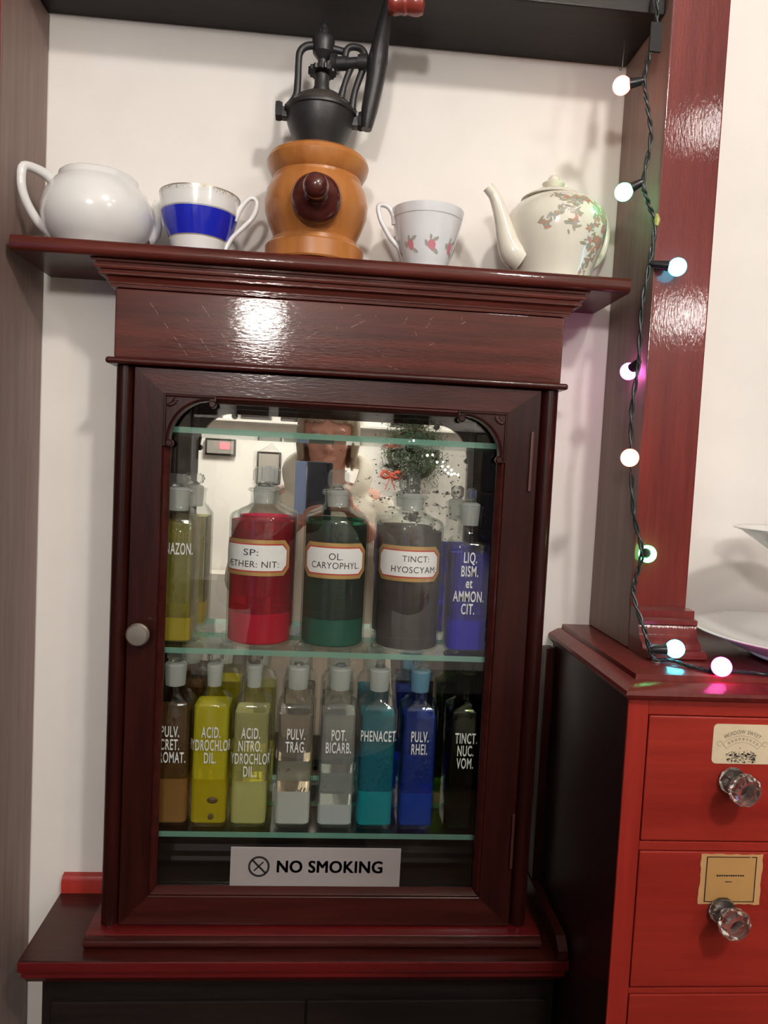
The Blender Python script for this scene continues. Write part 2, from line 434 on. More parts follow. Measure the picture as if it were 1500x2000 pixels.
def on_square(cx, cy, h, rc, z0, off=.0003):
    def fn(s, z):
        g = 1 if s >= 0 else -1; s = abs(s); a = h-rc
        if s <= a: x, y = s, -(h+off)
        elif s <= a+rc*PI/2:
            q = (s-a)/rc; x, y = a+(rc+off)*math.sin(q), -a-(rc+off)*math.cos(q)
        else: x, y = h+off, -a+(s-a-rc*PI/2)
        return (cx+g*x, cy+y, z0+z)
    return fn
def ring_sq(cx, cy, z, h, rc, n=6):
    rc = min(rc, h); a = h-rc; pts = []
    for q, (sx, sy) in enumerate(((1, 1), (-1, 1), (-1, -1), (1, -1))):
        for i in range(n+1):
            t = PI/2*q + PI/2*i/n
            pts.append((cx+sx*a+rc*math.cos(t), cy+sy*a+rc*math.sin(t), z))
    return pts

# ------------------------------------------------------------------ the room
ZC = 2.85
struct(MB().box(-2.4, 2.4, -2.7, .0, -.05, 0).build('floor', M['floor'], smooth=0))
struct(MB().box(-2.4, 2.4, -2.7, .0, ZC, ZC+.05).build('ceiling', M['ceiling'], smooth=0))
struct(MB().box(-2.5, 2.5, 0, .1, -.05, ZC+.05).build('wall_back', M['wall'], smooth=0))
struct(MB().box(-2.5, -2.4, -2.7, 0, -.05, ZC+.05).build('wall_left', M['panel'], smooth=0))
struct(MB().box(2.4, 2.5, -2.7, 0, -.05, ZC+.05).build('wall_right', M['panel'], smooth=0))
WX0, WX1, WZ0, WZ1 = -1.52, -1.12, .75, 2.1
fw_ = MB()
fw_.box(-2.5, WX0, -2.8, -2.7, -.05, ZC+.05); fw_.box(WX1, 2.5, -2.8, -2.7, -.05, ZC+.05)
fw_.box(WX0, WX1, -2.8, -2.7, -.05, WZ0); fw_.box(WX0, WX1, -2.8, -2.7, WZ1, ZC+.05)
struct(fw_.build('wall_front', M['wall'], smooth=0))
wf = MB()
for a in (WX0, (WX0+WX1)/2-.015, WX1-.03): wf.box(a, a+.03, -2.78, -2.74, WZ0, WZ1)
for b in (WZ0, 1.42, WZ1-.03): wf.box(WX0, WX1, -2.775, -2.745, b, b+.03)
w1 = struct(wf.build('window_1', M['china'], smooth=0))
MB().box(WX0+.03, WX1-.03, -2.763, -2.758, WZ0+.03, WZ1-.03).build('pane', M['pane'], w1, 0)

# ------------------------------------------------------------------ fitted shelving frame round the alcove
AL, AR = -.3745, .3715          # inner faces of the two posts
PF = -.135                      # their front
fr = thing('shelving_frame', 'dark mahogany shelving frame of two tall posts and an overhead shelf round the white alcove', 'shelving', (0, -.07, 0))
def post_mesh(x0, x1, z0, z1, inner):
    q = MB().box(x0, x1, PF, -.0005, z0, z1, .0025)
    q.bm.normal_update()
    for fc in q.bm.faces:
        if fc.normal.x*inner > .9: fc.material_index = 1
    return q.build('post', [M['post'], M['postside']], fr)
post_mesh(AL-.075, AL, 0, 1.948, 1)
post_mesh(AR, AR+.0705, 1.1965, 2.25, -1)
o = MB().box(AL-.075, AR-.0005, -.118, -.0005, 1.9485, 1.978, .002).build('overhead_shelf', M['dark'], fr)
# stepped moulding at the foot of the right-hand post
bmold = [(PF-.0005, 1.1965), (-.187, 1.1965), (-.190, 1.199), (-.190, 1.2035), (-.186, 1.2065), (-.176, 1.2065), (-.174, 1.212), (-.168, 1.215), (-.163, 1.222), (-.1605, 1.231), (-.163, 1.233), (-.163, 1.238), (-.154, 1.239), (-.154, 1.248), (PF-.0005, 1.249)]
MB().prism(bmold, 'X', AR+.001, AR+.0715).build('foot_moulding', M['post'], fr)

# ------------------------------------------------------------------ base cupboard under the cabinet
CT = .811
cb = thing('base_cupboard', 'dark mahogany base cupboard with red edged top carrying the glazed cabinet', 'cupboard', (0, -.07, 0))
tp = MB(); tp.box(-.332, .3215, -.150, -.0005, .7965, CT, .003)
for fc in tp.bm.faces:
    if abs(fc.normal.z) < .9: fc.material_index = 1
tp.build('worktop', [M['wx'], M['wred']], cb)
MB().prism([(-.0006, .796), (-.146, .796), (-.1465, .7895), (-.139, .7875), (-.139, .7845), (-.128, .772), (-.0006, .772)], 'X', -.328, .317).build('edge_moulding', M['wred'], cb)
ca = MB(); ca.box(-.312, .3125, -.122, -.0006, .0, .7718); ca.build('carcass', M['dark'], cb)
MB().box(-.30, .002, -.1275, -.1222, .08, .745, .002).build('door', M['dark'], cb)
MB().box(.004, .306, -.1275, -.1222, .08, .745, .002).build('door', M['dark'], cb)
MB().prism([(-.0006, CT+.0002), (-.012, CT+.0002), (-.012, CT+.016), (-.008, CT+.022), (-.0006, CT+.0235)], 'X', -.334+.004, -.2585).build('back_strip', M['chestz'], cb)
MB().prism([(-.0006, CT+.0002), (-.149, CT+.0002), (-.149, CT+.012), (-.136, CT+.024), (-.0006, CT+.028)], 'X', .3065, .3185).build('end_strip', M['wy'], cb)
MB().box(.3075, .3195, -.022, -.0007, CT+.0285, 1.166, .0015).build('end_board', M['wz'], cb)

# ------------------------------------------------------------------ chest of drawers at right
CF = -.262
ch = thing('drawer_chest', 'red mahogany chest of small drawers with crystal knobs at the right edge', 'chest of drawers', (.53, -.13, 0))
CX0, CX1 = .3228, .78
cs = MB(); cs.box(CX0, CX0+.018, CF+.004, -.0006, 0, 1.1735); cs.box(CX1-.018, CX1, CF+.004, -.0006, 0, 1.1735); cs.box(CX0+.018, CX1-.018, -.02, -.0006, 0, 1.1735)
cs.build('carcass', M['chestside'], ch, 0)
ctp = []
def rect(x0, x1, y0, y1, z): return [(x0, y0, z), (x1, y0, z), (x1, y1, z), (x0, y1, z)]
yb = -.0006
ctp = [rect(.3205, .785, -.266, yb, 1.1737), rect(.3165, .789, -.271, yb, 1.1765), rect(.3150, .790, -.2725, yb, 1.180), rect(.3165, .789, -.2715, yb, 1.1835),
       rect(.328, .780, -.256, yb, 1.190), rect(.3335, .775, -.250, yb, 1.1905), rect(.3345, .774, -.249, yb, 1.1958), rect(.336, .772, -.2475, yb, 1.1962)]
MB().loft(ctp).build('top', M['post'], ch, 25)
ff = MB(); ff.box(CX0, CX0+.0225, CF, CF+.0038, 0, 1.1735, .0012); ff.box(CX1-.0225, CX1, CF, CF+.0038, 0, 1.1735, .0012)
ff.build('frame_stile', M['chestz'], ch)
rl = MB()
for z0, z1 in ((1.1568, 1.1735), (1.0105, 1.0198), (.852, .858)): rl.box(CX0+.0227, CX1-.0227, CF+.001, CF+.012, z0, z1, .0008)
rl.build('frame_rail', M['chest'], ch)
def crystal_knob(x, z, parent):
    k = MB()
    k.lathe([(.0001, CF-.0002), (.0125, CF-.0004), (.0148, CF-.0035), (.0135, CF-.0075), (.0075, CF-.0115), (.0072, CF-.015), (.0125, CF-.019), (.0172, CF-.0255), (.0165, CF-.031), (.0105, CF-.0375), (.0001, CF-.0385)], (x, 0, z), 10, 'Y')
    k.build('knob', M['crystal'], parent, 0)
for i, (z0, z1) in enumerate(((1.0208, 1.1558), (.8592, 1.0095), (.700, .851))):
    d = MB().box(CX0+.0237, CX1-.0237, CF-.0002+(0.0008), CF+.016, z0, z1, .0022).build('drawer', M['chest'], ch)
    if i == 0:
        crystal_knob(.4398, 1.0895, d)
        c = MB(); pts = []
        cx, cz, hw, hh = .4640, 1.1275, .047, .0213
        for q, (sx, sz) in enumerate(((1, 1), (-1, 1), (-1, -1), (1, -1))):
            for j in range(5):
                t = PI/2*q+PI/2*j/4; pts.append((cx+sx*(hw-.005)+.005*math.cos(t), cz+sz*(hh-.005)+.005*math.sin(t)))
        c.prism(pts, 'Y', CF-.0002, CF+.0006); cd = c.build('label_card', M['card'], d, 0)
        # arched wording, ribbon and a small engraved garden scene
        e = bmesh.new()
        acx, acz, ar = .4495, 1.1065, .0315
        def arc_strip(r0, r1, a0, a1, n=20):
            for j in range(n):
                t0, t1 = a0+(a1-a0)*j/n, a0+(a1-a0)*(j+1)/n
                flat_poly(e, [(acx+r0*math.sin(t0), acz+r0*math.cos(t0)), (acx+r1*math.sin(t0), acz+r1*math.cos(t0)), (acx+r1*math.sin(t1), acz+r1*math.cos(t1)), (acx+r0*math.sin(t1), acz+r0*math.cos(t1))])
        arc_strip(.0230, .0233, -.80, .80); arc_strip(.0300, .0303, -.80, .80)
        for sg in (-1, 1):
            arc_strip(.0230, .0303, sg*.80-.008, sg*.80+.008, 2)
            for j in range(6):
                t0, t1 = j*.9, (j+1)*.9
                ex, ez, rr = acx+sg*.0250, acz+.0215, .0026
                flat_poly(e, [(ex+rr*math.cos(t0), ez+rr*math.sin(t0)), (ex+rr*1.15*math.cos(t0), ez+rr*1.15*math.sin(t0)), (ex+rr*1.15*math.cos(t1), ez+rr*1.15*math.sin(t1)), (ex+rr*math.cos(t1), ez+rr*math.sin(t1))])
        for j in range(9):   # worn, unreadable ribbon strokes
            t = -.62+j*.155
            for k in range(2):
                q = t+k*.05
                flat_poly(e, [(acx+.0252*math.sin(q), acz+.0252*math.cos(q)), (acx+.0282*math.sin(q-.01), acz+.0282*math.cos(q-.01)), (acx+.0282*math.sin(q+.012), acz+.0282*math.cos(q+.012)), (acx+.0252*math.sin(q+.02), acz+.0252*math.cos(q+.02))])
        rnd = random.Random(3)
        for j in range(170):
            a = rnd.uniform(-.0165, .0165); b = rnd.uniform(-.0005, .0090+.009*(1-abs(a)/.0165)*rnd.random()); rr = rnd.uniform(.0003, .0011)
            flat_poly(e, [(acx+a+rr*math.cos(2*PI*k/6)*1.3, acz+.002+b+rr*math.sin(2*PI*k/6)) for k in range(6)])
        for v in e.verts: v.co = (v.co.x, CF-.0005, v.co.y)
        w = MB(); w.bm.free(); w.bm = e; w.build('card_engraving', M['inkgrey'], d, 0)
        tb = text_flat('MEADOW SWEET', .0062, .8, .0, 1, 0, 1.1)
        for v in tb.verts:
            a = v.co.x/.0345; r = .0345+v.co.y; v.co = (acx+r*math.sin(a), CF-.0006, acz+r*math.cos(a))
        w = MB(); w.bm.free(); w.bm = tb; w.build('card_lettering', M['inkgrey'], d, 0)
    elif i == 1:
        crystal_knob(.4400, .9475, d)
        x0, x1, z0_, z1_ = .4142, .4830, .9520, 1.0072
        rnd = random.Random(5); pp = []
        for j in range(12): pp.append((x0+(x1-x0)*j/12, z0_+rnd.uniform(-.0008, .0008)))
        for j in range(10): pp.append((x1+rnd.uniform(-.0008, .0008), z0_+(z1_-z0_)*j/10))
        for j in range(12): pp.append((x1-(x1-x0)*j/12, z1_+rnd.uniform(-.0005, .0005)))
        for j in range(10): pp.append((x0+rnd.uniform(-.001, .001), z1_-(z1_-z0_)*j/10))
        MB().prism(pp, 'Y', CF-.0002, CF+.0006).build('paper_label', M['ochrepale'], d, 0)
        e = bmesh.new()
        def bar(ax, az, bx, bz): flat_poly(e, [(ax, az), (bx, az), (bx, bz), (ax, bz)])
        bx0, bx1, bz0, bz1, wd = .4205, .4762, .9550, 1.0050, .0009
        bar(bx0, bz0, bx1, bz0+wd); bar(bx0, bz1-wd, bx1-.008, bz1); bar(bx1-.006, bz1-wd, bx1, bz1); bar(bx0, bz0, bx0+wd, bz1); bar(bx1-wd, bz0, bx1, bz1)
        for j in range(12): bar(.4325+j*.0026, .9835+rnd.uniform(-.0003, .0003), .4345+j*.0026, .9850)
        for j in range(4): bar(.4425+j*.002, .9768, .4438+j*.002, .9780)
        for v in e.verts: v.co = (v.co.x, CF-.0007, v.co.y)
        w = MB(); w.bm.free(); w.bm = e; w.build('label_border', M['ink'], d, 0)
        MB().prism([(bx0+.0012, bz0+.0012), (bx1-.0012, bz0+.0012), (bx1-.0012, bz1-.0012), (bx0+.0012, bz1-.0012)], 'Y', CF-.0004, CF-.0001).build('label_field', M['ochre'], d, 0)

# ------------------------------------------------------------------ glazed medicine cabinet
KX0, KX1 = -.2535, .2785
DF = -.108                      # door face
cab = thing('medicine_cabinet', 'glazed mahogany medicine cabinet with mirror back and glass shelves of coloured bottles', 'cabinet', (.0125, -.06, CT))
for x0, x1 in ((KX0+.004, KX0+.016), (KX1-.016, KX1-.004)):
    MB().box(x0, x1, -.090, -.0006, .8278, 1.5925).build('side_panel', M['wz'], cab, 0)
MB().box(KX0+.0162, KX1-.0162, -.0905, -.0006, .826, .852).build('bottom_panel', M['dark'], cab, 0)
MB().box(KX0+.0162, KX1-.0162, -.0905, -.0006, 1.50, 1.512).build('top_panel', M['dark'], cab, 0)
# frieze board with its scratches
f = MB(); f.box(KX0-.001, KX1-.001, -.106, -.0908, 1.5125, 1.5925, .002)
rnd = random.Random(11)
def scratch(x0, z0, x1, z1, w=.00028, n=7):
    for j in range(n):
        if rnd.random() < .3: continue
        t0, t1 = j/n, (j+.55+rnd.random()*.4)/n
        p0, p1 = Vector((x0+(x1-x0)*t0, z0+(z1-z0)*t0)), Vector((x0+(x1-x0)*t1, z0+(z1-z0)*t1))
        q = (p1-p0).orthogonal().normalized()*w*rnd.uniform(.5, 1)
        f.poly([(p0.x-q.x, -.1061, p0.y-q.y), (p1.x-q.x, -.1061, p1.y-q.y), (p1.x+q.x, -.1061, p1.y+q.y), (p0.x+q.x, -.1061, p0.y+q.y)], 1)
for x in (-.215, -.185, -.155, -.118): scratch(x, 1.578 if x != -.118 else 1.56, x+.046, 1.518, n=8)
for x in (-.10, -.085): scratch(x, 1.582, x+.05, 1.520, n=6)
for j in range(26):
    x, z = rnd.uniform(-.1, .24), rnd.uniform(1.52, 1.585); scratch(x, z, x+rnd.uniform(-.004, .02), z+rnd.uniform(-.006, .012), .0003, 2)
f.build('frieze', [M['frieze'], M['scratch']], cab)
# cornice: stepped, mitred round three sides
cprof = [(0, 1.5928), (.003, 1.5928), (.0035, 1.5965), (.0062, 1.5968), (.0064, 1.5985), (.0042, 1.599), (.0075, 1.6035), (.013, 1.6056), (.0155, 1.6060), (.0158, 1.6082), (.0128, 1.609), (.0135, 1.6115), (.019, 1.6122), (.0208, 1.6142), (.0206, 1.6162), (.0178, 1.6170), (.0184, 1.6192), (.0236, 1.6197), (.0242, 1.6222)]
rings = []
for d, z in cprof:
    k = d*.42
    rings.append([(KX0-.003-d, -.0012, z), (KX0-.003-d, -.1065-k, z), (KX1+.001+d, -.1065-k, z), (KX1+.001+d, -.0012, z)])
MB().loft(rings).build('cornice', M['frieze'], cab, 25)
bd = MB(); bd.box(KX0-.0075, KX1+.0055, -.118, -.0008, 1.5045, 1.5121, .0032, 3); bd.build('bead_moulding', M['wx'], cab)
# foot: rounded base moulding
fp = [(-.0012, CT+.0002), (-.1235, CT+.0002), (-.1275, CT+.0018), (-.1300, CT+.0048), (-.1305, CT+.0080), (-.1290, CT+.0112), (-.1255, CT+.0132), (-.1215, CT+.0136), (-.1205, CT+.0146), (-.1150, CT+.0156), (-.1085, CT+.0165), (-.0012, CT+.0165)]
bm_ = MB().prism(fp, 'X', KX0-.0105, KX1+.0125, 0)
bm_.bm.normal_update()
for fc in bm_.bm.faces:
    if fc.normal.z > .6 and fc.calc_center_median().z > CT+.0138: fc.material_index = 1
bm_.build('base_moulding', [M['wx'], M['wred']], cab)
# rounded corner columns
for x, s in ((KX0, 1), (KX1, -1)):
    col = MB(); pts = []
    for j in range(9):
        t = PI*j/8; pts.append((x+s*(.0115-.0112*math.cos(t)), -.094-.0145*math.sin(t)))
    pts += [(x+s*.0227, -.0908), (x+s*.0003, -.0908)]
    col.prism(pts, 'Z', .8278, 1.5043).build('corner_column', M['wz'], cab)
# door
DX0, DX1, DZ0, DZ1 = -.2298, .2545, .8285, 1.5035
OX0, OX1, OZ0, OZ1 = -.1945, .2135, .8655, 1.4735
def rect_y(x0, x1, z0, z1, y): return [(x0, y, z0), (x1, y, z0), (x1, y, z1), (x0, y, z1)]
dr = MB().loft([rect_y(DX0, DX1, DZ0, DZ1, -.0912), rect_y(DX0, DX1, DZ0, DZ1, DF+.0012), rect_y(DX0+.0012, DX1-.0012, DZ0+.0012, DZ1-.0012, DF),
                rect_y(OX0-.001, OX1+.001, OZ0-.001, OZ1+.001, DF), rect_y(OX0, OX1, OZ0, OZ1, DF+.001), rect_y(OX0, OX1, OZ0, OZ1, -.0912)], closed=True)
for q in dr.bm.faces:
    c_ = q.calc_center_median()
    if OX0 < c_.x < OX1 and (c_.z < OZ0 or c_.z > OZ1): q.material_index = 1
door = dr.build('door', [M['wz'], M['wx']], cab, 20)
# glazing bead: bevelled strip all round
gb = MB(); w = .0075
def inset(k, y): return [(OX0+k, y, OZ0+k), (OX1-k, y, OZ0+k), (OX1-k, y, OZ1-k), (OX0+k, y, OZ1-k)]
gb.loft([inset(.0002, -.0965), inset(.0002, DF+.0015), inset(.0022, DF+.0005), inset(.004, DF+.0025), inset(.0075, -.0985), inset(.0075, -.0965)], closed=True)
gb.build('glazing_bead', M['wx'], door, 20)
PY = -.0962
MB().box(OX0+.001, OX1-.001, PY, PY+.0025, OZ0+.001, OZ1-.001).build('glass_pane', M['pane'], door, 0)
kn = MB(); kn.lathe([(.0045, DF-.0001), (.0045, DF-.010), (.0105, DF-.012), (.0135, DF-.0155), (.0135, DF-.019), (.012, DF-.0205), (.0118, DF-.0195), (.0112, DF-.0195), (.011, DF-.0208), (.0001, DF-.0213)], (-.2125, 0, 1.1915), 32, 'Y')
kn.build('knob', M['brass'], door)
MB().box(.2435, .2475, DF-.0035, DF+.0008, 1.380, 1.4525, .0012).build('hinge', M['hinge'], door)
MB().box(.2495, .2535, DF-.0035, DF+.0008, .905, .975, .0012).build('hinge', M['hinge'], door)
def bracket(x, z, s):
    """carved corner bracket: fretted arch with a scroll at each end"""
    a = .060; pts = [(0, 0), (a-.004, 0)]
    k = MB(); pts = [(0, 0), (a, 0), (a, -.006)]
    for j in range(13):
        t = PI/2*j/12
        pts.append((.008+(a-.012)*(1-math.sin(t)), -.006-(a-.010)*(1-math.cos(t))))
    pts += [(.007, -a), (0, -a)]
    k.prism([(x+s*p[0], z+p[1]) for p in pts], 'Y', DF-.0035, DF+.006)
    # raised moulded rim and carved leaf
    rim = [(x+s*(.005+(a-.012)*(1-math.sin(PI/2*j/12))), DF-.004, z-.004-(a-.010)*(1-math.cos(PI/2*j/12))) for j in range(13)]
    k.tube(rim, .0016, 6, 1)
    k.tube([(x+s*.002, DF-.0035, z-.002), (x+s*(a-.002), DF-.0035, z-.002)], .0014, 6, 1)
    k.tube([(x+s*.002, DF-.0035, z-.002), (x+s*.002, DF-.0035, z-a+.002)], .0014, 6, 1)
    for j in range(5):
        t = -.25-j*.27
        k.ball((x+s*(.005+.0085*math.cos(t)*1), DF-.0035, z-.0045+.0085*math.sin(t)), .0042, (.9, .45, .55), 10, 6)
    for (px, pz) in ((a-.004, -.0095), (.0075, -a+.003)):
        k.lathe([(.0001, DF-.0048), (.0032, DF-.0048), (.0044, DF-.0035), (.0046, DF+.002), (.0044, DF+.005), (.0001, DF+.005)], (x+s*px, 0, z+pz), 16, 'Y')
    k.build('corner_bracket', M['wz'], door, 30)
bracket(OX0, OZ1, 1); bracket(OX1, OZ1, -1)
# mirror back and glass shelves
MB().box(KX0+.0165, KX1-.0165, -.0042, -.0007, .9330, 1.4995).build('mirror', M['mirror'], cab, 0)
SH = {'low': .9385, 'mid': 1.1690, 'top': 1.4370}
for k, z in SH.items():
    s = MB(); s.box(KX0+.0175, KX1-.0175, -.0905, -.0046, z-.0070, z, 0)
    for fc in s.bm.faces:
        if abs(fc.normal.z) < .5: fc.material_index = 1
    s.build('glass_shelf', [M['shelfglass'], M['shelfedge']], cab, 0)
sk = MB().box(KX0+.0165, KX1-.0165, -.006, -.0007, .8525, .9325)
sk.build('back_skirting', M['dark'], cab, 0)
MB().prism([(-.0062, .862), (-.024, .862), (-.026, .866), (-.024, .871), (-.016, .874), (-.013, .882), (-.0062, .884)], 'X', KX0+.05, KX1-.05).build('skirting_moulding', M['dark'], cab)
for z in (SH['low'], SH['mid'], SH['top']):
    for x in (KX0+.0165, KX1-.0165-.005):
        MB().box(x, x+.005, -.088, -.008, z-.0125, z-.0072, .001).build('shelf_batten', M['dark'], cab)
MB().box(OX0+.03, OX1-.03, -.089, -.080, .8522, .858, .001).build('floor_strip', M['wx'], cab)

# ------------------------------------------------------------------ NO SMOKING plate on the door glass
sg = thing('no_smoking_sign', 'grey NO SMOKING plate stuck at the foot of the glazed door', 'sign', (.0075, PY-.001, .8735))
c = MB(); c.box(-.0985, .1135, PY-.0014, PY-.0002, .8730, .9228, .0004).build('plate', M['signgrey'], sg, 0)
tb = doubled(fit(text_flat('NO SMOKING', .0215, 1, 0, 1, .0003, 1.06), .1310), .0006)
for v in tb.verts: v.co = (.0250+v.co.x, PY-.0017-v.co.z*.5, .8985+v.co.y)
w = MB(); w.bm.free(); w.bm = tb; w.build('lettering', M['ink'], sg, 0)
ic = MB(); icx, icz = -.0632, .8982
ic.lathe([(.0108, PY-.0018), (.0133, PY-.0018), (.0133, PY-.0015), (.0108, PY-.0015)], (icx, 0, icz), 40, 'Y', closed=True)
def ibar(x0, z0, x1, z1, w):
    p0, p1 = Vector((x0, z0)), Vector((x1, z1)); q = (p1-p0).orthogonal().normalized()*w
    ic.prism([(p0.x-q.x, p0.y-q.y), (p1.x-q.x, p1.y-q.y), (p1.x+q.x, p1.y+q.y), (p0.x+q.x, p0.y+q.y)], 'Y', PY-.0018, PY-.0015)
ibar(icx-.0082, icz+.0082, icx+.0082, icz-.0082, .0012); ibar(icx-.006, icz-.0055, icx+.0055, icz+.006, .0009)
ic.build('symbol', M['ink'], sg, 0)

# ------------------------------------------------------------------ display shelf on top of the cabinet
ST = 1.6405
shp = [(-.0006, 1.6228), (-.121, 1.6228), (-.1240, 1.6238), (-.1258, 1.6262), (-.1265, 1.6300), (-.1262, 1.6345), (-.1250, 1.6380), (-.1228, 1.6398), (-.120, ST), (-.0006, ST)]
tag(MB().prism(shp, 'X', -.3660, .3490).build('display_shelf', M['frieze']), 'long mahogany shelf with rounded front edge across the top of the cabinet', 'shelf')

# ------------------------------------------------------------------ bottles
LIQ = {}
def liquid(name, col, cloud=None, amt=.3, ior=1.33):
    """coloured liquid: bends the view like water and scatters a little of the light that reaches it"""
    m, nt, out = mat('liquid_'+name)
    g = N(nt, 'ShaderNodeBsdfGlass'); g.inputs['Color'].default_value = c4(col); g.inputs['IOR'].default_value = ior; g.inputs['Roughness'].default_value = 0
    d = N(nt, 'ShaderNodeBsdfDiffuse'); d.inputs[0].default_value = c4(cloud or col)
    s = N(nt, 'ShaderNodeMixShader'); s.inputs[0].default_value = amt
    L(nt, g.outputs[0], s.inputs[1]); L(nt, d.outputs[0], s.inputs[2]); L(nt, s.outputs[0], out.inputs[0])
    LIQ[name] = m; return m
def lit_foot(name, col, clear=.25): return ground_glass('settled_'+name, col, clear)  # brighter foot of the liquid: gathered light put into the colour

def vessel(cx, cy, prof, t, n, closed_top=False):
    """prof: (z, half width, corner radius); outer wall up, over the lip, inner wall down"""
    rings = [ring_sq(cx, cy, z, h, rc, n) for z, h, rc in prof]
    z0 = prof[0][0]
    inner = [ring_sq(cx, cy, max(z, z0+t*1.8), max(h-t, .001), max(rc-t, .0008), n) for z, h, rc in reversed(prof)]
    return MB().loft(rings+inner)
def stopper_plate(mb, cx, cy, z0, w, h, th, ang=0, cut=.25):
    """flat upright finger plate with cut corners"""
    k = cut*w
    P = [(-w+k*1.4, 0), (w-k*1.4, 0), (w, k*1.3), (w, h-k), (w-k, h), (-w+k, h), (-w, h-k), (-w, k*1.3)]
    t = MB(); t.prism(P, 'Y', -th, th, .0022)
    t.lathe([(w*.35, -.0005), (w*.62, .0002), (w*.50, .0030), (w*.40, .0042)], (0, 0, 0), 14)
    t.move(Matrix.Translation((cx, cy, z0)) @ Matrix.Rotation(ang, 4, 'Z'))
    me = bpy.data.meshes.new('t'); t.bm.to_mesh(me); t.bm.free(); mb.bm.from_mesh(me); bpy.data.meshes.remove(me)

def round_bottle(cx, r, liq, liqm, label_text, lx, hw, label, ang, gmat='glass', lit_band=None):
    cy = -.0465; z0 = SH['mid']+.0003
    t = thing('pharmacy_bottle', label, 'bottle', (cx, cy, z0), 'round pharmacy bottles on the middle glass shelf')
    zs = 1.3345
    C = 1.0
    prof = [(z0, r-.004, r-.004), (z0+.0012, r-.0012, r-.0012), (z0+.004, r, r), (zs-.006, r, r), (zs-.002, r-.001, r-.001), (zs+.001, r-.004, r-.004), (zs+.006, r*.62, r*.62), (zs+.0105, .019, .019), (zs+.0135, .0168, .0168), (1.3600, .0165, .0165), (1.3620, .0175, .0175), (1.3635, .0205, .0205), (1.3650, .0207, .0207), (1.3662, .0195, .0195), (1.3666, .0178, .0178)]
    vessel(cx, cy, prof, .0022, 11).build('glass_body', M[gmat], t)
    zi = z0+.0022*1.8+.0004; ri = r-.0026
    zb = zi
    if lit_band:
        zb = zi+lit_band[0]
        MB().loft([ring_sq(cx, cy, z, h, h, 11) for z, h in ((zi, ri-.002), (zi+.002, ri), (zb-.0002, ri))]).build('settled_layer', lit_band[1], t)  # light low in the bottle, built as a brighter layer of liquid
    MB().loft([ring_sq(cx, cy, z, h, h, 11) for z, h in ((zb, ri), (liq-.0008, ri), (liq, ri-.0008))]).build('liquid', liqm, t)
    MB().lathe([(.0118, 1.347), (.0128, 1.3475), (.0140, 1.3655), (.0105, 1.3685), (.006, 1.3690)], (cx, cy, 0), 28).build('stopper_plug', M['ground'], t)
    s = MB(); stopper_plate(s, cx, cy, 1.3692, .0142, .0255, .0052, ang); s.build('stopper', M['stopper'], t, 0)
    # enamelled label with a gilt, a red and a white field
    lz = 1.2822; hh, k = .0222, .0095
    def octo(a, b, k): return [(-a+k, -b), (a-k, -b), (a, -b+k), (a, b-k), (a-k, b), (-a+k, b), (-a, b-k), (-a, -b+k)]
    def lay(a, b, k, off, name, m, par):
        e = bmesh.new(); flat_poly(e, [(p[0]+lx, p[1]) for p in octo(a, b, k)])
        bmesh.ops.recalc_face_normals(e, faces=e.faces)
        return wrap(e, on_round(cx, cy, r, lz, off), .004).build(name, m, par, 60)
    lab = lay(hw, hh, k, .0003, 'label', M['labelgold'], t)
    lay(hw-.0046, hh-.0046, k*.75, .0006, 'label_border', M['labelred'], lab)
    lay(hw-.0064, hh-.0064, k*.7, .0009, 'label_field', M['labelwhite'], lab)
    first = True
    for (tx, dx, dz, size, sx) in label_text:
        tb = fit(text_flat(tx, size, 1, 0, 1, 0, 1.06), sx)
        for v in tb.verts: v.co.x += lx+dx; v.co.y += dz
        wrap(tb, on_round(cx, cy, r, lz, .0012), .003).build('lettering', M['ink'], lab, 0)
    return t

round_bottle(-.0795, .0418, 1.3265, liquid('crimson', (.93, .012, .11), (.50, .004, .035), .30), [('SP:', -.0005, .0068, .0112, .0185), ('ÆTHER: NIT:', -.0004, -.0078, .0112, .0700)], -.0095, .0525, 'round bottle of crimson liquid with white SP: ÆTHER: NIT: label', .18, lit_band=(.038, lit_foot('crimson', (.86, .004, .06), .25)))
round_bottle(.0145, .0416, 1.3265, liquid('bottle_green', (.05, .55, .36), (.003, .05, .04), .30), [('OL.', .0020, .0056, .0118, .0170), ('CARYOPHYL.', .002, -.0056, .0114, .0625)], -.002, .0462, 'round bottle of dark green liquid with white OL. CARYOPHYL. label', .0, lit_band=(.034, lit_foot('green', (.004, .24, .16), .3)))
round_bottle(.1110, .0420, 1.3215, liquid('smoke_grey', (.60, .57, .58), (.13, .112, .115), .35), [('TINCT:', .0105, .0066, .0110, .0340), ('HYOSCYAM:', .0095, -.0070, .0112, .0600)], -.0075, .0480, 'round bottle of smoky grey liquid with white TINCT: HYOSCYAM: label', 1.15)

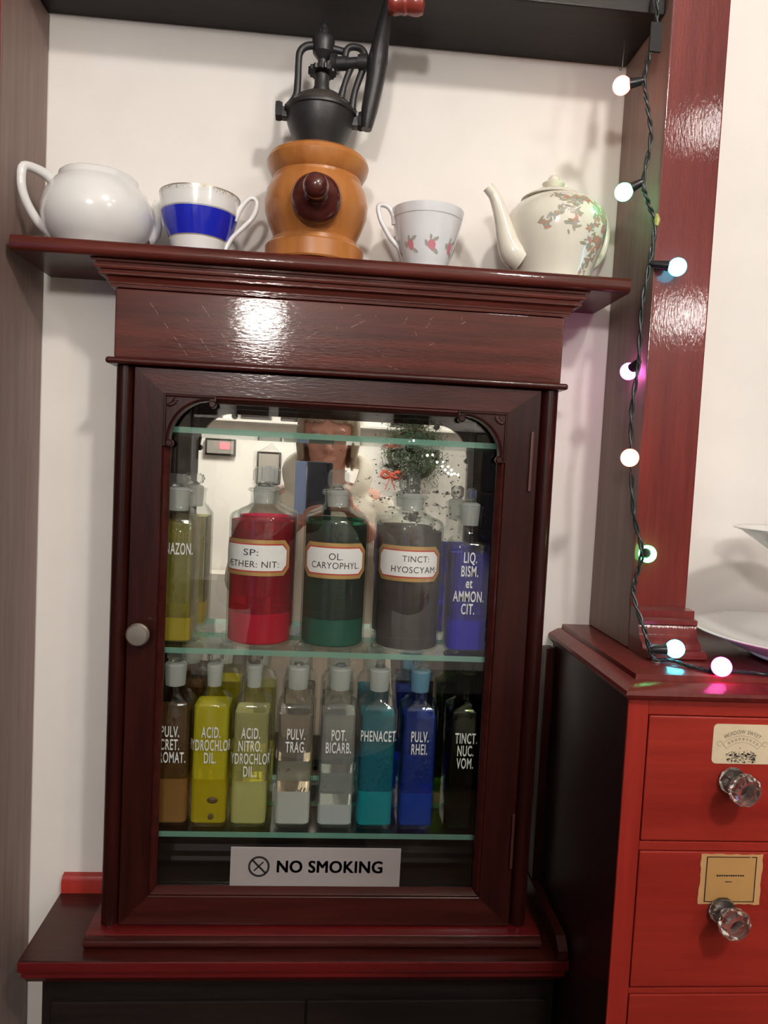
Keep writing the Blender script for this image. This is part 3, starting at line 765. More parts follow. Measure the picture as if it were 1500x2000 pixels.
def square_bottle(cx, cy, h, z0, zs, zn, zt, liq, liqm, lines, label, group, gm='glass', pm='ground', sm='stopper', lit_band=None, ang=0, neck=.0145, rc=.0085, tx=0, tz=None, tsx=.44, tsize=.0192, lh=.0163, stop_w=.0115, shrink=0.0):
    t = thing('pharmacy_bottle', label, 'bottle', (cx, cy, z0), group)
    prof = [(z0, h-.0045, rc-.002), (z0+.0012, h-.002, rc-.0006), (z0+.0045, h, rc), (zs-.006, h, rc), (zs-.002, h-.0012, rc), (zs+.002, h-.0045, rc+.002), (zs+.006, neck+.004, neck+.004), (zs+.009, neck+.0006, neck+.0006), (zs+.012, neck, neck), (zn-.006, neck, neck), (zn-.004, neck+.0012, neck+.0012), (zn-.001, neck+.0016, neck+.0016), (zn, neck, neck)]
    vessel(cx, cy, prof, .0022, 6).build('glass_body', M[gm], t)
    zi = z0+.0022*1.8+.0004; hi = h-.0026; ri = rc-.0026
    zb = zi
    if lit_band:
        zl, sm_ = lit_band
        MB().loft([ring_sq(cx, cy, zi, hi-.002, ri, 6), ring_sq(cx, cy, zi+.002, hi, ri, 6), ring_sq(cx, cy, zl, hi, ri, 6)]).build('settled_layer', sm_, t)  # same built-in bright foot for the square bottles
        zb = zl+.0002
    if liqm:
        MB().loft([ring_sq(cx, cy, zb, hi, ri, 6), ring_sq(cx, cy, liq-.0008, hi, ri, 6), ring_sq(cx, cy, liq, hi-.0008, ri, 6)]).build('liquid', liqm, t)
    r1 = neck-.0026
    MB().lathe([(r1-.0030, zn-.026), (r1-.0018, zn-.0255), (r1-.0002, zn+.0002), (r1-.0010, zn+.0020), (r1-.0045, zn+.0036)], (cx, cy, 0), 28).build('stopper_plug', M[pm], t)
    s = MB(); stopper_plate(s, cx, cy, zn+.0042, stop_w, zt-zn-.0042, .0050, ang); s.build('stopper', M[sm], t, 0)
    zz = (tz if tz is not None else zs-.03)
    for i, ln in enumerate(lines):
        body, dx, sc = ln if isinstance(ln, tuple) else (ln, 0, 1)
        small = body.islower()
        tb = text_flat(body, tsize*(1.0 if not small else .92), tsx*sc*(1.15 if small else 1), .00028, 1, 0, 1.1)
        for v in tb.verts: v.co.x += tx+dx
        wrap(tb, on_square(cx, cy, h, rc, zz-i*lh, .0003), .0015).build('lettering', M['paint'], t, 0)
    return t

# middle shelf: a tall square bottle at each end
G2 = 'square bottles at the ends of the middle glass shelf'
zm = SH['mid']+.0003
square_bottle(-.1850, -.0560, .0262, zm, 1.3290, 1.3600, 1.3800, 1.3215, liquid('straw', (.96, .92, .42), (.66, .58, .08), .18), [('PHENAZON.', 0, 1.0)],
              'square bottle of straw yellow liquid lettered PHENAZON half behind the door stile', G2, lit_band=(1.203, lit_foot('straw', (.80, .66, .06), .4)), neck=.0175, tx=.0005, tz=1.2890, tsx=.405, tsize=.0200, ang=.1, stop_w=.0150)
square_bottle(.1855, -.0560, .0270, zm, 1.3130, 1.3575, 1.3800, 1.2975, liquid('ultramarine', (.07, .09, .90), (.012, .018, .45), .30), ['LIQ.', 'BISM.', ('et', 0, 1), 'AMMON.', 'CIT.'],
              'square bottle of ultramarine liquid lettered LIQ. BISM. et AMMON. CIT.', G2, neck=.0150, tx=-.002, tz=1.2915, tsx=.48, tsize=.0190, lh=.0160, ang=1.2, rc=.013, lit_band=(1.212, lit_foot('blue', (.006, .008, .75), .25)))
# lower shelf
G3 = 'square pharmacy bottles on the lower glass shelf'
zl = SH['low']+.0003; CY = -.0585
LOW = [
 (-.1800, .0242, ['PULV.', 'CRET.', 'AROMAT.'], (.50, .25, .07), (.62, .33, .09), 1.000, 1.0840, dict(tx=.000, neck=.0165, ang=.2), 'square bottle of amber liquid lettered PULV. CRET. AROMAT. at the left end'),
 (-.1312, .0241, ['ACID.', ('HYDROCHLOR.', -.0005, .92), 'DIL.'], (.92, .80, .03), (.88, .74, .02), 1.000, 1.0930, dict(tx=.001, neck=.0128, ang=.9), 'square bottle of bright yellow liquid lettered ACID. HYDROCHLOR. DIL.'),
 (-.0812, .0241, ['ACID.', 'NITRO.', ('HYDROCHLOR.', -.0005, .92), 'DIL.'], (.86, .82, .32), (.90, .87, .42), .998, 1.0860, dict(tx=.000, neck=.0128, ang=1.0), 'square bottle of pale yellow liquid lettered ACID. NITRO. HYDROCHLOR. DIL.'),
 (-.0258, .0241, ['PULV.', 'TRAG.'], (.93, .89, .84), (.93, .92, .88), .986, 1.0860, dict(tx=.001, neck=.0165), 'square bottle of colourless liquid lettered PULV. TRAG.'),
 (.0280, .0241, ['POT.', 'BICARB.'], (.88, .89, .87), (.90, .92, .92), .970, 1.0860, dict(tx=.001, neck=.0165), 'square bottle of cloudy white liquid lettered POT. BICARB.'),
 (.0786, .0244, ['PHENACET.'], (.025, .40, .52), (.03, .62, .70), .988, 1.0860, dict(tx=.001, neck=.0160, ang=1.45), 'square bottle of teal liquid lettered PHENACET.'),
 (.1318, .0236, ['PULV.', 'RHEI.'], (.06, .12, .62), (.03, .16, .78), .986, 1.0850, dict(tx=.000, neck=.0155, ang=.35, gm='glassblue', pm='groundblue'), 'square bottle of royal blue liquid lettered PULV. RHEI.'),
 (.1940, .0252, ['TINCT.', 'NUC.', 'VOM.'], None, None, 0, 1.086, dict(tx=-.0030, neck=.0145, ang=.9, gm='glassgreen', pm='groundgreen', sm='stoppergreen'), 'dark green glass bottle lettered TINCT. NUC. VOM. at the right end'),
]
for i, (x, h, lines, lc, sc_, szl, liq, kw, lab) in enumerate(LOW):
    lm = liquid('lower_%d' % i, lc, [q*.9 for q in lc], {0: .15, 1: .42, 2: .26, 3: .06, 4: .16}.get(i, .24)) if lc else None
    st = (szl, lit_foot('lower_%d' % i, sc_, .22 if i in (3, 4) else .42)) if sc_ else None  # foot of each liquid brightened with painted light; some hold pale powder too
    bt = square_bottle(x, CY, h, zl, 1.0985, 1.1395, 1.1590, liq, lm, lines, lab, G3, lit_band=st, tz=1.0612, **kw)
    if i == 1:     # two dark lumps lying in the yellow bottle
        lump = plain('dark_lump', (.10, .055, .012), .6)
        MB().ball((x+.0055, CY-h+.0033, .9735), .0075, (1.0, .3, .62), 14, 8).build('dark_lump', lump, bt)
        MB().ball((x+.0040, CY-h+.0033, .9525), .0042, (1.0, .4, 1.15), 12, 8).build('dark_lump', lump, bt)

# ------------------------------------------------------------------ crockery on the display shelf
def lathe_cup(prof, th, c, mi=None, n=56):
    """prof (r, z) from foot to rim, with an inner wall"""
    inner = [(max(r-th, .0005), z+(th if i == 0 else 0)) for i, (r, z) in enumerate(prof) if z > prof[0][1]+th]
    full = [(.0005, prof[0][1])]+prof+list(reversed(inner))+[(.0005, inner[0][1])]
    return MB().lathe(full, c, n, mi=mi)
def interp(prof, z):
    for (r0, z0), (r1, z1) in zip(prof, prof[1:]):
        if z0 <= z <= z1: return r0+(r1-r0)*(z-z0)/max(1e-9, z1-z0)
    return prof[-1][0]

# white teapot without its lid, spout turned away
wx, wy = -.2875, -.0690
t = thing('white_teapot', 'plain white teapot without a lid at the left end of the shelf', 'teapot', (wx, wy, ST))
Z = ST+.0003
wp = [(.040, Z), (.0425, Z+.001), (.0435, Z+.003), (.050, Z+.010), (.0585, Z+.022), (.0630, Z+.036), (.0640, Z+.048), (.0615, Z+.062), (.0550, Z+.076), (.0475, Z+.085), (.0455, Z+.088), (.0448, Z+.093), (.0425, Z+.0955)]
wp = [(r, Z+(z-Z)*.912) for r, z in wp]
lathe_cup(wp, .004, (wx, wy, 0)).build('body', M['china'], t, 50)
hd = [(wx-.049, wy, Z+.078), (wx-.058, wy, Z+.090), (wx-.072, wy-.001, Z+.098), (wx-.0865, wy-.002, Z+.1005), (wx-.0890, wy-.002, Z+.085), (wx-.0870, wy-.001, Z+.068), (wx-.080, wy, Z+.050), (wx-.070, wy, Z+.034), (wx-.0595, wy, Z+.024), (wx-.050, wy, Z+.0175)]
def nearer(p):      # the handle is turned a little towards the room
    k = max(0, (wx-.049-p[0])/.040); y = p[1]-.034*k; r = (1+y)/(1+p[1])
    return (p[0]*r, y, 1.40+(p[2]-1.40)*r)
hd = [(p[0], p[1], Z+(p[2]-Z)*.925) for p in hd]
hd = [nearer(p) for p in hd]
MB().tube(hd, [.0075, .0062, .0055, .0052, .0050, .0050, .0050, .0055, .0065, .0080], 12, 4).build('handle', M['china'], t, 60)
spt = [(wx+.048, wy+.018, Z+.028), (wx+.058, wy+.024, Z+.040), (wx+.0605, wy+.026, Z+.058), (wx+.061, wy+.029, Z+.070), (wx+.064, wy+.031, Z+.080)]
spt = [(p[0], p[1], Z+(p[2]-Z)*.912) for p in spt]
MB().tube(spt, [.015, .012, .0085, .0068, .0062], 14, 4).build('spout', M['china'], t, 60)

# blue banded cup
bx, by = -.1700, -.0600
t = thing('teacup', 'white teacup with a broad cobalt blue band and worn gilt rim', 'teacup', (bx, by, ST))
bp = [(.0285, Z), (.030, Z+.0008), (.0302, Z+.004), (.0318, Z+.010), (.0338, Z+.0195), (.0345, Z+.0215), (.0350, Z+.0232), (.0405, Z+.036), (.0445, Z+.049), (.0455, Z+.0528), (.0459, Z+.0545), (.0468, Z+.064), (.0474, Z+.071), (.0478, Z+.0745), (.0480, Z+.076)]
def bm_i(k):
    z = (bp[k-1][1]+bp[min(k, len(bp)-1)][1])/2 if 1 <= k < len(bp) else 0
    if k >= len(bp): return 0
    z -= Z
    if .0215 < z < .0232: return 2
    if .0232 < z < .0528: return 1
    if .0528 < z < .0545: return 3
    if z > .0745: return 2
    return 0
lathe_cup(bp, .0022, (bx, by, 0), bm_i).build('body', [M['china'], M['cobalt'], M['gilt'], M['silverline']], t, 50)
e = bmesh.new(); rnd = random.Random(2)
for j in range(52):   # worn lace of gilt under the rim
    s = (j-26)*.0034
    for k in range(3):
        a = s+rnd.uniform(-.0014, .0014); zz = .0742-k*.0021+rnd.uniform(-.0006, .0006); q = rnd.uniform(.0004, .0012)*(1-.25*k)
        flat_poly(e, [(a-q, zz-q*.7), (a+q, zz-q*.7), (a+q*.8, zz+q), (a-q*.8, zz+q)])
for v in e.verts:
    r = interp(bp, Z+v.co.y)+.0003; a = v.co.x/.0475; v.co = (bx+r*math.sin(a), by-r*math.cos(a), Z+v.co.y)
w = MB(); w.bm.free(); w.bm = e; w.build('gilt_border', M['gilt'], t, 0)
MB().tube([(bx+.0425, by-.004, Z+.050), (bx+.0490, by-.005, Z+.064), (bx+.0590, by-.006, Z+.0765), (bx+.0668, by-.006, Z+.0765), (bx+.0690, by-.006, Z+.068), (bx+.0640, by-.006, Z+.054), (bx+.053, by-.005, Z+.042), (bx+.0410, by-.004, Z+.030), (bx+.0345, by-.003, Z+.019), (bx+.0312, by-.003, Z+.011)], [.0042, .0034, .003, .003, .0031, .0031, .003, .003, .0032, .0028], 10, 4).build('handle', M['china'], t, 60)

# rose cup
rx, ry = .1090, -.0600
t = thing('teacup', 'white teacup with small pink roses and a silver line between mill and floral teapot', 'teacup', (rx, ry, ST))
rp = [(.0235, Z), (.0252, Z+.0008), (.0258, Z+.005), (.0255, Z+.007), (.0285, Z+.013), (.0330, Z+.027), (.0372, Z+.042), (.0410, Z+.058), (.0430, Z+.0665), (.0433, Z+.0676), (.0448, Z+.0765), (.0452, Z+.0785)]
def rm_i(k):
    if not 1 <= k < len(rp): return 0
    z = (rp[k-1][1]+rp[k][1])/2-Z
    return 1 if .0665 < z < .0676 else 0
lathe_cup(rp, .0020, (rx, ry, 0), rm_i).build('body', [M['chinablue'], M['silverline']], t, 50)
e = bmesh.new(); rnd = random.Random(4)
def blob(cx, cy, r, mi, sx=1, sy=1, rot=0, n=9, jit=.2):
    pts = []
    for k in range(n):
        a = 2*PI*k/n; q = r*(1+rnd.uniform(-jit, jit)); x, y = q*sx*math.cos(a), q*sy*math.sin(a)
        pts.append((cx+x*math.cos(rot)-y*math.sin(rot), cy+x*math.sin(rot)+y*math.cos(rot)))
    flat_poly(e, pts, mi)
ROSES = (-.053, -.025, .003, .031, .059)
for s in ROSES:
    for (dx, dz, r, mi, sx, sy, ro) in ((.0050, .0070, .0042, 1, 1, .5, .5), (.0066, -.0068, .0044, 1, 1, .5, -.7), (-.0066, .0012, .0040, 1, .6, 1, .2), (-.0016, .0082, .0034, 1, .5, 1, 0)):
        blob(s+dx, .0305+dz, r, mi, sx, sy, ro)
for s in ROSES:
    blob(s, .0305, .0056, 0, .85, 1.2, .2)
for v in e.verts:
    top = .0002 if True else 0
    r = interp(rp, Z+v.co.y)+.0004; a = v.co.x/.036; v.co = (rx+r*math.sin(a), ry-r*math.cos(a), Z+v.co.y)
w = MB(); w.bm.free(); w.bm = e; w.build('rose_pattern', [M['pink'], M['leafgrey']], t, 0)
MB().tube([(rx-.0405, ry-.004, Z+.060), (rx-.0430, ry-.005, Z+.071), (rx-.0500, ry-.006, Z+.080), (rx-.0590, ry-.006, Z+.082), (rx-.0620, ry-.006, Z+.077), (rx-.0585, ry-.006, Z+.064), (rx-.0525, ry-.005, Z+.054), (rx-.0450, ry-.004, Z+.043), (rx-.034, ry-.003, Z+.032), (rx-.0275, ry-.003, Z+.020), (rx-.0262, ry-.002, Z+.011)], [.0042, .0034, .003, .0029, .003, .0029, .0031, .003, .003, .0034, .003], 10, 4).build('handle', M['chinablue'], t, 60)

# floral teapot
fx, fy = .2705, -.0660
t = thing('floral_teapot', 'cream teapot with lid and trailing flower sprigs at the right end of the shelf', 'teapot', (fx, fy, ST))
fp_ = [(.0430, Z), (.0450, Z+.001), (.0455, Z+.006), (.0475, Z+.016), (.0535, Z+.034), (.0595, Z+.054), (.0622, Z+.070), (.0618, Z+.082), (.0575, Z+.095), (.0480, Z+.106), (.0400, Z+.1115)]
fp_ = [(r, Z+(z-Z)*.915) for r, z in fp_]
MB().lathe([(.0005, Z)]+fp_+[(.0380, Z+.1030), (.0380, Z+.095), (.0005, Z+.094)], (fx, fy, 0), 56).build('body', M['cream'], t, 50)
fl = [(.0390, Z+.1127), (.0388, Z+.1132), (.0330, Z+.1180), (.0240, Z+.1230), (.0130, Z+.1255), (.0098, Z+.1265), (.0085, Z+.1290), (.0132, Z+.1325), (.0140, Z+.1350), (.0105, Z+.1375), (.0072, Z+.1390), (.0068, Z+.1425), (.0042, Z+.1455), (.0005, Z+.1465)]
fl = [(r, Z+(z-Z)*.915) for r, z in fl]
MB().lathe([(.0005, Z+.1031)]+fl, (fx-.006, fy, 0), 40).build('lid', M['cream'], t, 40)
MB().tube([(fx-.0460, fy-.012, Z+0.0267), (fx-.0560, fy-.014, Z+0.0325), (fx-.0640, fy-.015, Z+0.0478), (fx-.0705, fy-.016, Z+0.0669), (fx-.0770, fy-.017, Z+0.0840), (fx-.0840, fy-.018, Z+0.0974), (fx-.0930, fy-.019, Z+0.1065)], [.0180, .0165, .0130, .0102, .0084, .0070, .0066], 16, 4).build('spout', M['cream'], t, 60)
MB().tube([(fx+.056, fy+.020, Z+0.0898), (fx+.064, fy+.026, Z+0.0988), (fx+.0725, fy+.031, Z+0.0974), (fx+.0775, fy+.034, Z+0.0850), (fx+.0775, fy+.034, Z+0.0669), (fx+.0720, fy+.031, Z+0.0497), (fx+.0620, fy+.025, Z+0.0363), (fx+.0490, fy+.017, Z+0.0286)], [.006, .0055, .0052, .0050, .0050, .0050, .0055, .0065], 12, 4).build('handle', M['cream'], t, 60)
e = bmesh.new(); rnd = random.Random(9)
def sprig(pts, n, flowers=()):
    for j in range(n):
        u = j/(n-1)*(len(pts)-1); i = min(int(u), len(pts)-2); f_ = u-i
        x = pts[i][0]*(1-f_)+pts[i+1][0]*f_+rnd.uniform(-.006, .006); y = pts[i][1]*(1-f_)+pts[i+1][1]*f_+rnd.uniform(-.005, .005)
        blob(x, y, rnd.uniform(.0022, .0042), rnd.choice((1, 1, 2, 2, 3)), 1.25, .45, rnd.uniform(0, PI), 8)
    for (x, y, r, mi) in flowers: blob(x, y, r, mi, 1, 1, 0, 10, .18)
sprig([(-.022, .101), (-.004, .098), (.010, .095), (.022, .098)], 46, ((.020, .0985, .0055, 0), (.014, .0965, .0035, 0)))
sprig([(-.030, .060), (-.022, .068), (-.010, .078), (.004, .086), (.006, .070), (.002, .056)], 54)
sprig([(.030, .095), (.038, .084), (.030, .066), (.026, .058)], 34, ((.046, .078, .0060, 3),))
sprig([(.044, .090), (.052, .075), (.056, .055), (.046, .040), (.038, .022), (.030, .006)], 62, ((.050, .066, .0058, 0), (.040, .050, .0050, 3), (.050, .048, .0052, 3)))
sprig([(.034, .050), (.026, .040), (.034, .032)], 22)
for v in e.verts: v.co.y *= .915
for v in e.verts:
    r = interp(fp_, Z+min(max(v.co.y, .001), .1018))+.0004; a = v.co.x/.0560; v.co = (fx+r*math.sin(a), fy-r*math.cos(a), Z+min(max(v.co.y, .001), .1018))
w = MB(); w.bm.free(); w.bm = e; w.build('flower_pattern', [M['pink'], M['leafolive'], M['leafgrey'], M['rust']], t, 0)

# ------------------------------------------------------------------ coffee mill
mx_, my_ = -.0290, -.0640
t = thing('coffee_mill', 'coffee mill with turned wooden body and black iron crank top', 'coffee mill', (mx_, my_, ST))
body = [(.0005, Z), (.0590, Z), (.0602, Z+.002), (.0602, Z+.0205), (.0590, Z+.0222), (.0535, Z+.0230), (.0525, Z+.0290), (.0512, Z+.0305), (.0500, Z+.0315), (.0520, Z+.0370), (.0565, Z+.047), (.0618, Z+.062), (.0628, Z+.075), (.0605, Z+.088), (.0550, Z+.099), (.0535, Z+.1015), (.0535, Z+.1045), (.0560, Z+.107), (.0605, Z+.115), (.0620, Z+.122), (.0600, Z+.1275), (.0545, Z+.1315), (.0450, Z+.1335), (.0425, Z+.1345), (.0405, Z+.1375), (.0005, Z+.1378)]
mb_ = MB().lathe(body, (mx_, my_, 0), 64).build('wooden_body', M['oak'], t, 28)
kn = MB(); KY = my_-.060
kn.lathe([(.0005, KY+.010), (.0268, KY+.008), (.0288, KY+.002), (.0288, KY-.004), (.0268, KY-.009), (.0205, KY-.0135), (.0135, KY-.0165), (.0115, KY-.021), (.0118, KY-.028), (.0138, KY-.034), (.0142, KY-.041), (.0128, KY-.047), (.0085, KY-.0515), (.0005, KY-.053)], (mx_+.0015, 0, 1.7035), 40, 'Y')
kn.build('drawer_knob', M['knobwood'], t, 50)
zi = Z+.1428
ir = MB()
ir.lathe([(.0005, zi-.0048), (.0250, zi-.0048), (.0262, zi-.002), (.0290, zi+.004), (.0345, zi+.014), (.0392, zi+.026), (.0412, zi+.035), (.0418, zi+.0385), (.0440, zi+.0392), (.0444, zi+.0415), (.0436, zi+.0438), (.0385, zi+.0440), (.0370, zi+.040), (.0300, zi+.020), (.0005, zi+.010)], (mx_, my_, 0), 48)
hop = ir.build('hopper', M['iron'], t, 40)
dm = MB().lathe([(.0355, zi+.0425), (.0352, zi+.0485), (.0290, zi+.0565), (.0200, zi+.0625), (.0105, zi+.0655), (.0085, zi+.0658)], (mx_, my_, 0), 40, cap0=False)
dm.build('hopper_lid', M['ironworn'], t, 40)
for sd, dz in ((-1, .002), (1, -.002)):
    ear = MB(); ear.box(mx_+sd*.0415-.006, mx_+sd*.0415+.006, my_-.008, my_+.006, zi+.030+dz, zi+.043+dz, .002)
    ear.lathe([(.0005, sd*.046), (.0105, sd*.046), (.0118, sd*.049), (.0112, sd*.0535), (.0005, sd*.0545)], (mx_, my_-.002, zi+.0385+dz), 8, 'X')
    ear.build('thumb_nut', M['iron'], t, 30)
yk = MB()
zt_ = Z+.2625
yk.tube([(mx_-.040, my_, zi+.046), (mx_-.0305, my_, zi+.060), (mx_-.0290, my_, zi+.078), (mx_-.0290, my_, zi+.100), (mx_-.0275, my_, zi+.113), (mx_-.0190, my_, zi+.1205), (mx_-.002, my_, zi+.1215), (mx_+.020, my_, zi+.1185), (mx_+.027, my_-.001, zi+.117)], [.0046, .0042, .0040, .0038, .0040, .0042, .0042, .0040, .0038], 10, 4, (1, 1.1))
yk.tube([(mx_-.033, my_, zi+.058), (mx_-.012, my_, zi+.066), (mx_, my_, zi+.068), (mx_+.014, my_, zi+.066), (mx_+.028, my_, zi+.058), (mx_+.041, my_, zi+.045)], [.0042, .0045, .005, .0045, .0042, .005], 10, 4)
yk.tube([(mx_+.024, my_-.001, zi+.062), (mx_+.0275, my_-.002, zi+.078), (mx_+.0345, my_-.004, zi+.098)], [.005, .0036, .0042], 10, 4)
yk.tube([(mx_+.038, my_-.002, zi+.050), (mx_+.0405, my_-.004, zi+.070), (mx_+.050, my_-.008, zi+.098)], [.005, .0040, .0044], 10, 4)
yk.tube([(mx_+.027, my_-.002, zi+.104), (mx_+.0275, my_-.003, zi+.116), (mx_+.033, my_-.004, zi+.1215), (mx_+.043, my_-.006, zi+.1205), (mx_+.0495, my_-.008, zi+.114), (mx_+.0505, my_-.008, zi+.104)], .0042, 10, 4)
yk.build('yoke', M['iron'], t, 50)
sp = MB()
sp.lathe([(.0005, zi+.0645), (.0105, zi+.0645), (.0108, zi+.070), (.0092, zi+.074), (.0090, zi+.084), (.0092, zi+.087), (.0060, zi+.088), (.0058, zi+.105), (.0085, zi+.108), (.0125, zi+.113), (.0130, zi+.122), (.0138, zi+.128), (.0115, zi+.1325), (.0070, zi+.134), (.0040, zi+.135), (.0036, zi+.139), (.0052, zi+.1415), (.0046, zi+.146), (.0030, zi+.149), (.0005, zi+.150)], (mx_, my_, 0), 28)
sp.build('spindle', M['iron'], t, 35)
gp = []
for j in range(64):
    r = .0172 if (j//2) % 2 else .0158; gp.append((r*math.cos(2*PI*j/64), r*math.sin(2*PI*j/64)))
MB().prism([(mx_+p[0], my_+p[1]) for p in gp], 'Z', zi+.0892, zi+.0945).build('bevel_gear', M['iron'], t, 30)
# shaft towards the crank, pinion, crank arm and red handle
hz = zi+.1005
def frame_to(dirv, o):
    z = Vector(dirv).normalized(); x = Vector((0, 0, 1)).cross(z).normalized(); y = z.cross(x)
    return Matrix(((x.x, y.x, z.x, o[0]), (x.y, y.y, z.y, o[1]), (x.z, y.z, z.z, o[2]), (0, 0, 0, 1)))
AX = (1, -.22, .02)
shf = MB().lathe([(.0005, .011), (.0108, .011), (.0112, .0155), (.0118, .018), (.0080, .0185), (.0080, .030), (.0064, .0305), (.0064, .044), (.0092, .0445), (.0096, .056), (.0065, .0565), (.0065, .0655), (.0005, .066)], (0, 0, 0), 26)
shf.move(frame_to(AX, (mx_, my_, hz))); shf.build('shaft', M['iron'], t, 35)
hubp = Vector((mx_, my_, hz)) + Vector(AX).normalized()*.0665
arm = MB()
# arm tapers from a wide counterweight below to the handle above
A0 = hubp + Vector((-.0085, .004, -.078)); A1 = hubp + Vector((.0105, -.034, .055))
pth = [A0, hubp+Vector((-.006, .003, -.055)), hubp+Vector((-.001, .001, -.022)), hubp+Vector((.001, -.001, .0)), hubp+Vector((.0035, -.010, .020)), hubp+Vector((.007, -.022, .038)), A1]
arm.tube(pth, [.0080, .0125, .0140, .0155, .0120, .0095, .0080], 12, 4, (.80, 1.0))
hb = MB().lathe([(.0005, -.0055), (.0135, -.0055), (.0145, -.002), (.0140, .004), (.0085, .0090), (.0005, .0095)], (0, 0, 0), 24)
hb.move(frame_to(AX, hubp)); me = bpy.data.meshes.new('t'); hb.bm.to_mesh(me); hb.bm.free(); arm.bm.from_mesh(me); bpy.data.meshes.remove(me)
crank = arm.build('crank', M['iron'], t, 40)
hn = MB().lathe([(.0005, .0), (.0085, .001), (.0115, .004), (.0122, .010), (.0108, .017), (.0118, .019), (.0118, .021), (.0106, .023), (.0125, .030), (.0128, .036), (.0105, .0415), (.0005, .0435)], (0, 0, 0), 28)
hn.move(frame_to((1, -.15, .0), A1 + Vector((-.003, -.002, -.0085)))); hn.build('crank_handle', M['redwood'], crank, 40)

# ------------------------------------------------------------------ cake stand at right
px_, py_ = .5860, -.1760
CZ = 1.1966
t = thing('cake_stand', 'two tier white china cake stand on top of the red drawer chest', 'cake stand', (px_, py_, CZ))
def dish(R, zr, h, foot):
    p = [(.0005, zr-h), (foot, zr-h), (foot+.003, zr-h+.001), (foot+.002, zr-h+.004), (R*.72, zr-h*.55), (R*.9, zr-.004), (R-.001, zr-.0012), (R, zr), (R-.002, zr+.0008), (R*.9, zr-.001), (R*.70, zr-h*.42), (foot, zr-h+.0065), (.0005, zr-h+.006)]
    return MB().lathe(p, (px_, py_, 0), 72)
dish(.1420, 1.2300, .030, .070).build('lower_plate', M['china'], t, 50)
dish(.1020, 1.3510, .030, .058).build('upper_plate', M['china'], t, 50)
MB().lathe([(.0005, CZ+.0002), (.045, CZ+.0002), (.046, CZ+.002), (.040, 1.2000), (.0005, 1.2002)], (px_, py_, 0), 40).build('foot', M['china'], t)
MB().lathe([(.0005, 1.206), (.0065, 1.206), (.0040, 1.210), (.0034, 1.25), (.0052, 1.26), (.0034, 1.27), (.0036, 1.321), (.0005, 1.3212)], (px_, py_, 0), 20).build('stem', M['gilt'], t)
sm_ = MB().lathe([(.0005, 1.327), (.0065, 1.327), (.0040, 1.331), (.0034, 1.41), (.0005, 1.412)], (px_, py_, 0), 20)
sm_.tube([(px_+.018*math.cos(a), py_, 1.430+.018*math.sin(a)) for a in [2*PI*k/16-PI/2 for k in range(17)]], .0025, 8, 1)
sm_.build('ring_handle', M['gilt'], t)
e = bmesh.new(); rnd = random.Random(8)
for (u, v_, r) in ((-.055, -.005, .011), (-.040, -.012, .012), (-.022, -.018, .010), (-.046, .012, .005), (-.035, -.028, .009), (-.015, -.030, .010)):
    blob(px_+u, py_+v_, r, 0, 1.5, .45, -.35, 12, .25)
for q in e.verts: q.co = (q.co.x, q.co.y, 1.2071)
w = MB(); w.bm.free(); w.bm = e; w.build('worn_pattern', plain('worn_mauve', (.42, .33, .34), .4), t, 0)

# ------------------------------------------------------------------ string of coloured lights
t = thing('fairy_lights', 'string of coloured globe lights on dark green cable down the right post', 'fairy lights', (.36, -.145, 1.2))
cab1 = [(.3545, -.128, 1.998), (.3553, -.129, 1.956), (.3562, -.130, 1.922), (.3500, -.131, 1.893), (.3450, -.132, 1.864), (.3520, -.131, 1.835), (.3590, -.130, 1.800), (.3530, -.131, 1.7505), (.3600, -.133, 1.725), (.3680, -.137, 1.700), (.3640, -.139, 1.654), (.3595, -.137, 1.600), (.3605, -.136, 1.540), (.3560, -.137, 1.484), (.3590, -.139, 1.423), (.3630, -.146, 1.362), (.3690, -.163, 1.318), (.3660, -.158, 1.285), (.3640, -.163, 1.262), (.3690, -.185, 1.230), (.3735, -.196, 1.206), (.3790, -.200, 1.1995)]
cab2 = [(.3790, -.200, 1.1995), (.393, -.205, 1.2010), (.408, -.222, 1.1990), (.425, -.237, 1.1985), (.440, -.236, 1.1990), (.462, -.238, 1.1985), (.490, -.243, 1.1985), (.530, -.240, 1.1990), (.58, -.2430, 1.1990)]
P1, R1 = spline([Vector(p) for p in cab1+cab2[1:]], [.0011]*(len(cab1)+len(cab2)-1), 9)
cm = MB()
for ph in (0, PI):   # two twisted wires
    pts = [p+Vector((math.cos(i*.75+ph)*.0018, math.sin(i*.75+ph)*.0012, math.sin(i*.75+ph)*.0005)) for i, p in enumerate(P1)]
    cm.tube(pts, .0015, 6, 1)
cm.build('cable', M['cable'], t, 60)
BULBS = [  # bulb centre, cable point, colour, rim colour, glow colour name
 ((.3235, -.120, 1.8625), (.3450, -.132, 1.864), (1, .09, .05), 'red'),
 ((.3338, -.122, 1.7400), (.3530, -.131, 1.7505), (.05, 1, .28), 'green'),
 ((.3930, -.150, 1.6495), (.3640, -.139, 1.654), (.02, .66, 1), 'cyan'),
 ((.3588, -.1130, 1.5320), (.3610, -.1370, 1.541), (1, .10, .75), 'magenta'),
 ((.3480, -.160, 1.4260), (.3590, -.139, 1.423), (1, .09, .04), 'red'),
 ((.3835, -.1465, 1.3135), (.3700, -.1640, 1.3175), (.04, 1, .25), 'green'),
 ((.3990, -.2010, 1.2130), (.3735, -.196, 1.210), (.02, .72, .95), 'cyan'),
 ((.4265, -.2510, 1.2070), (.425, -.237, 1.1990), (1, .03, .50), 'magenta'),
]
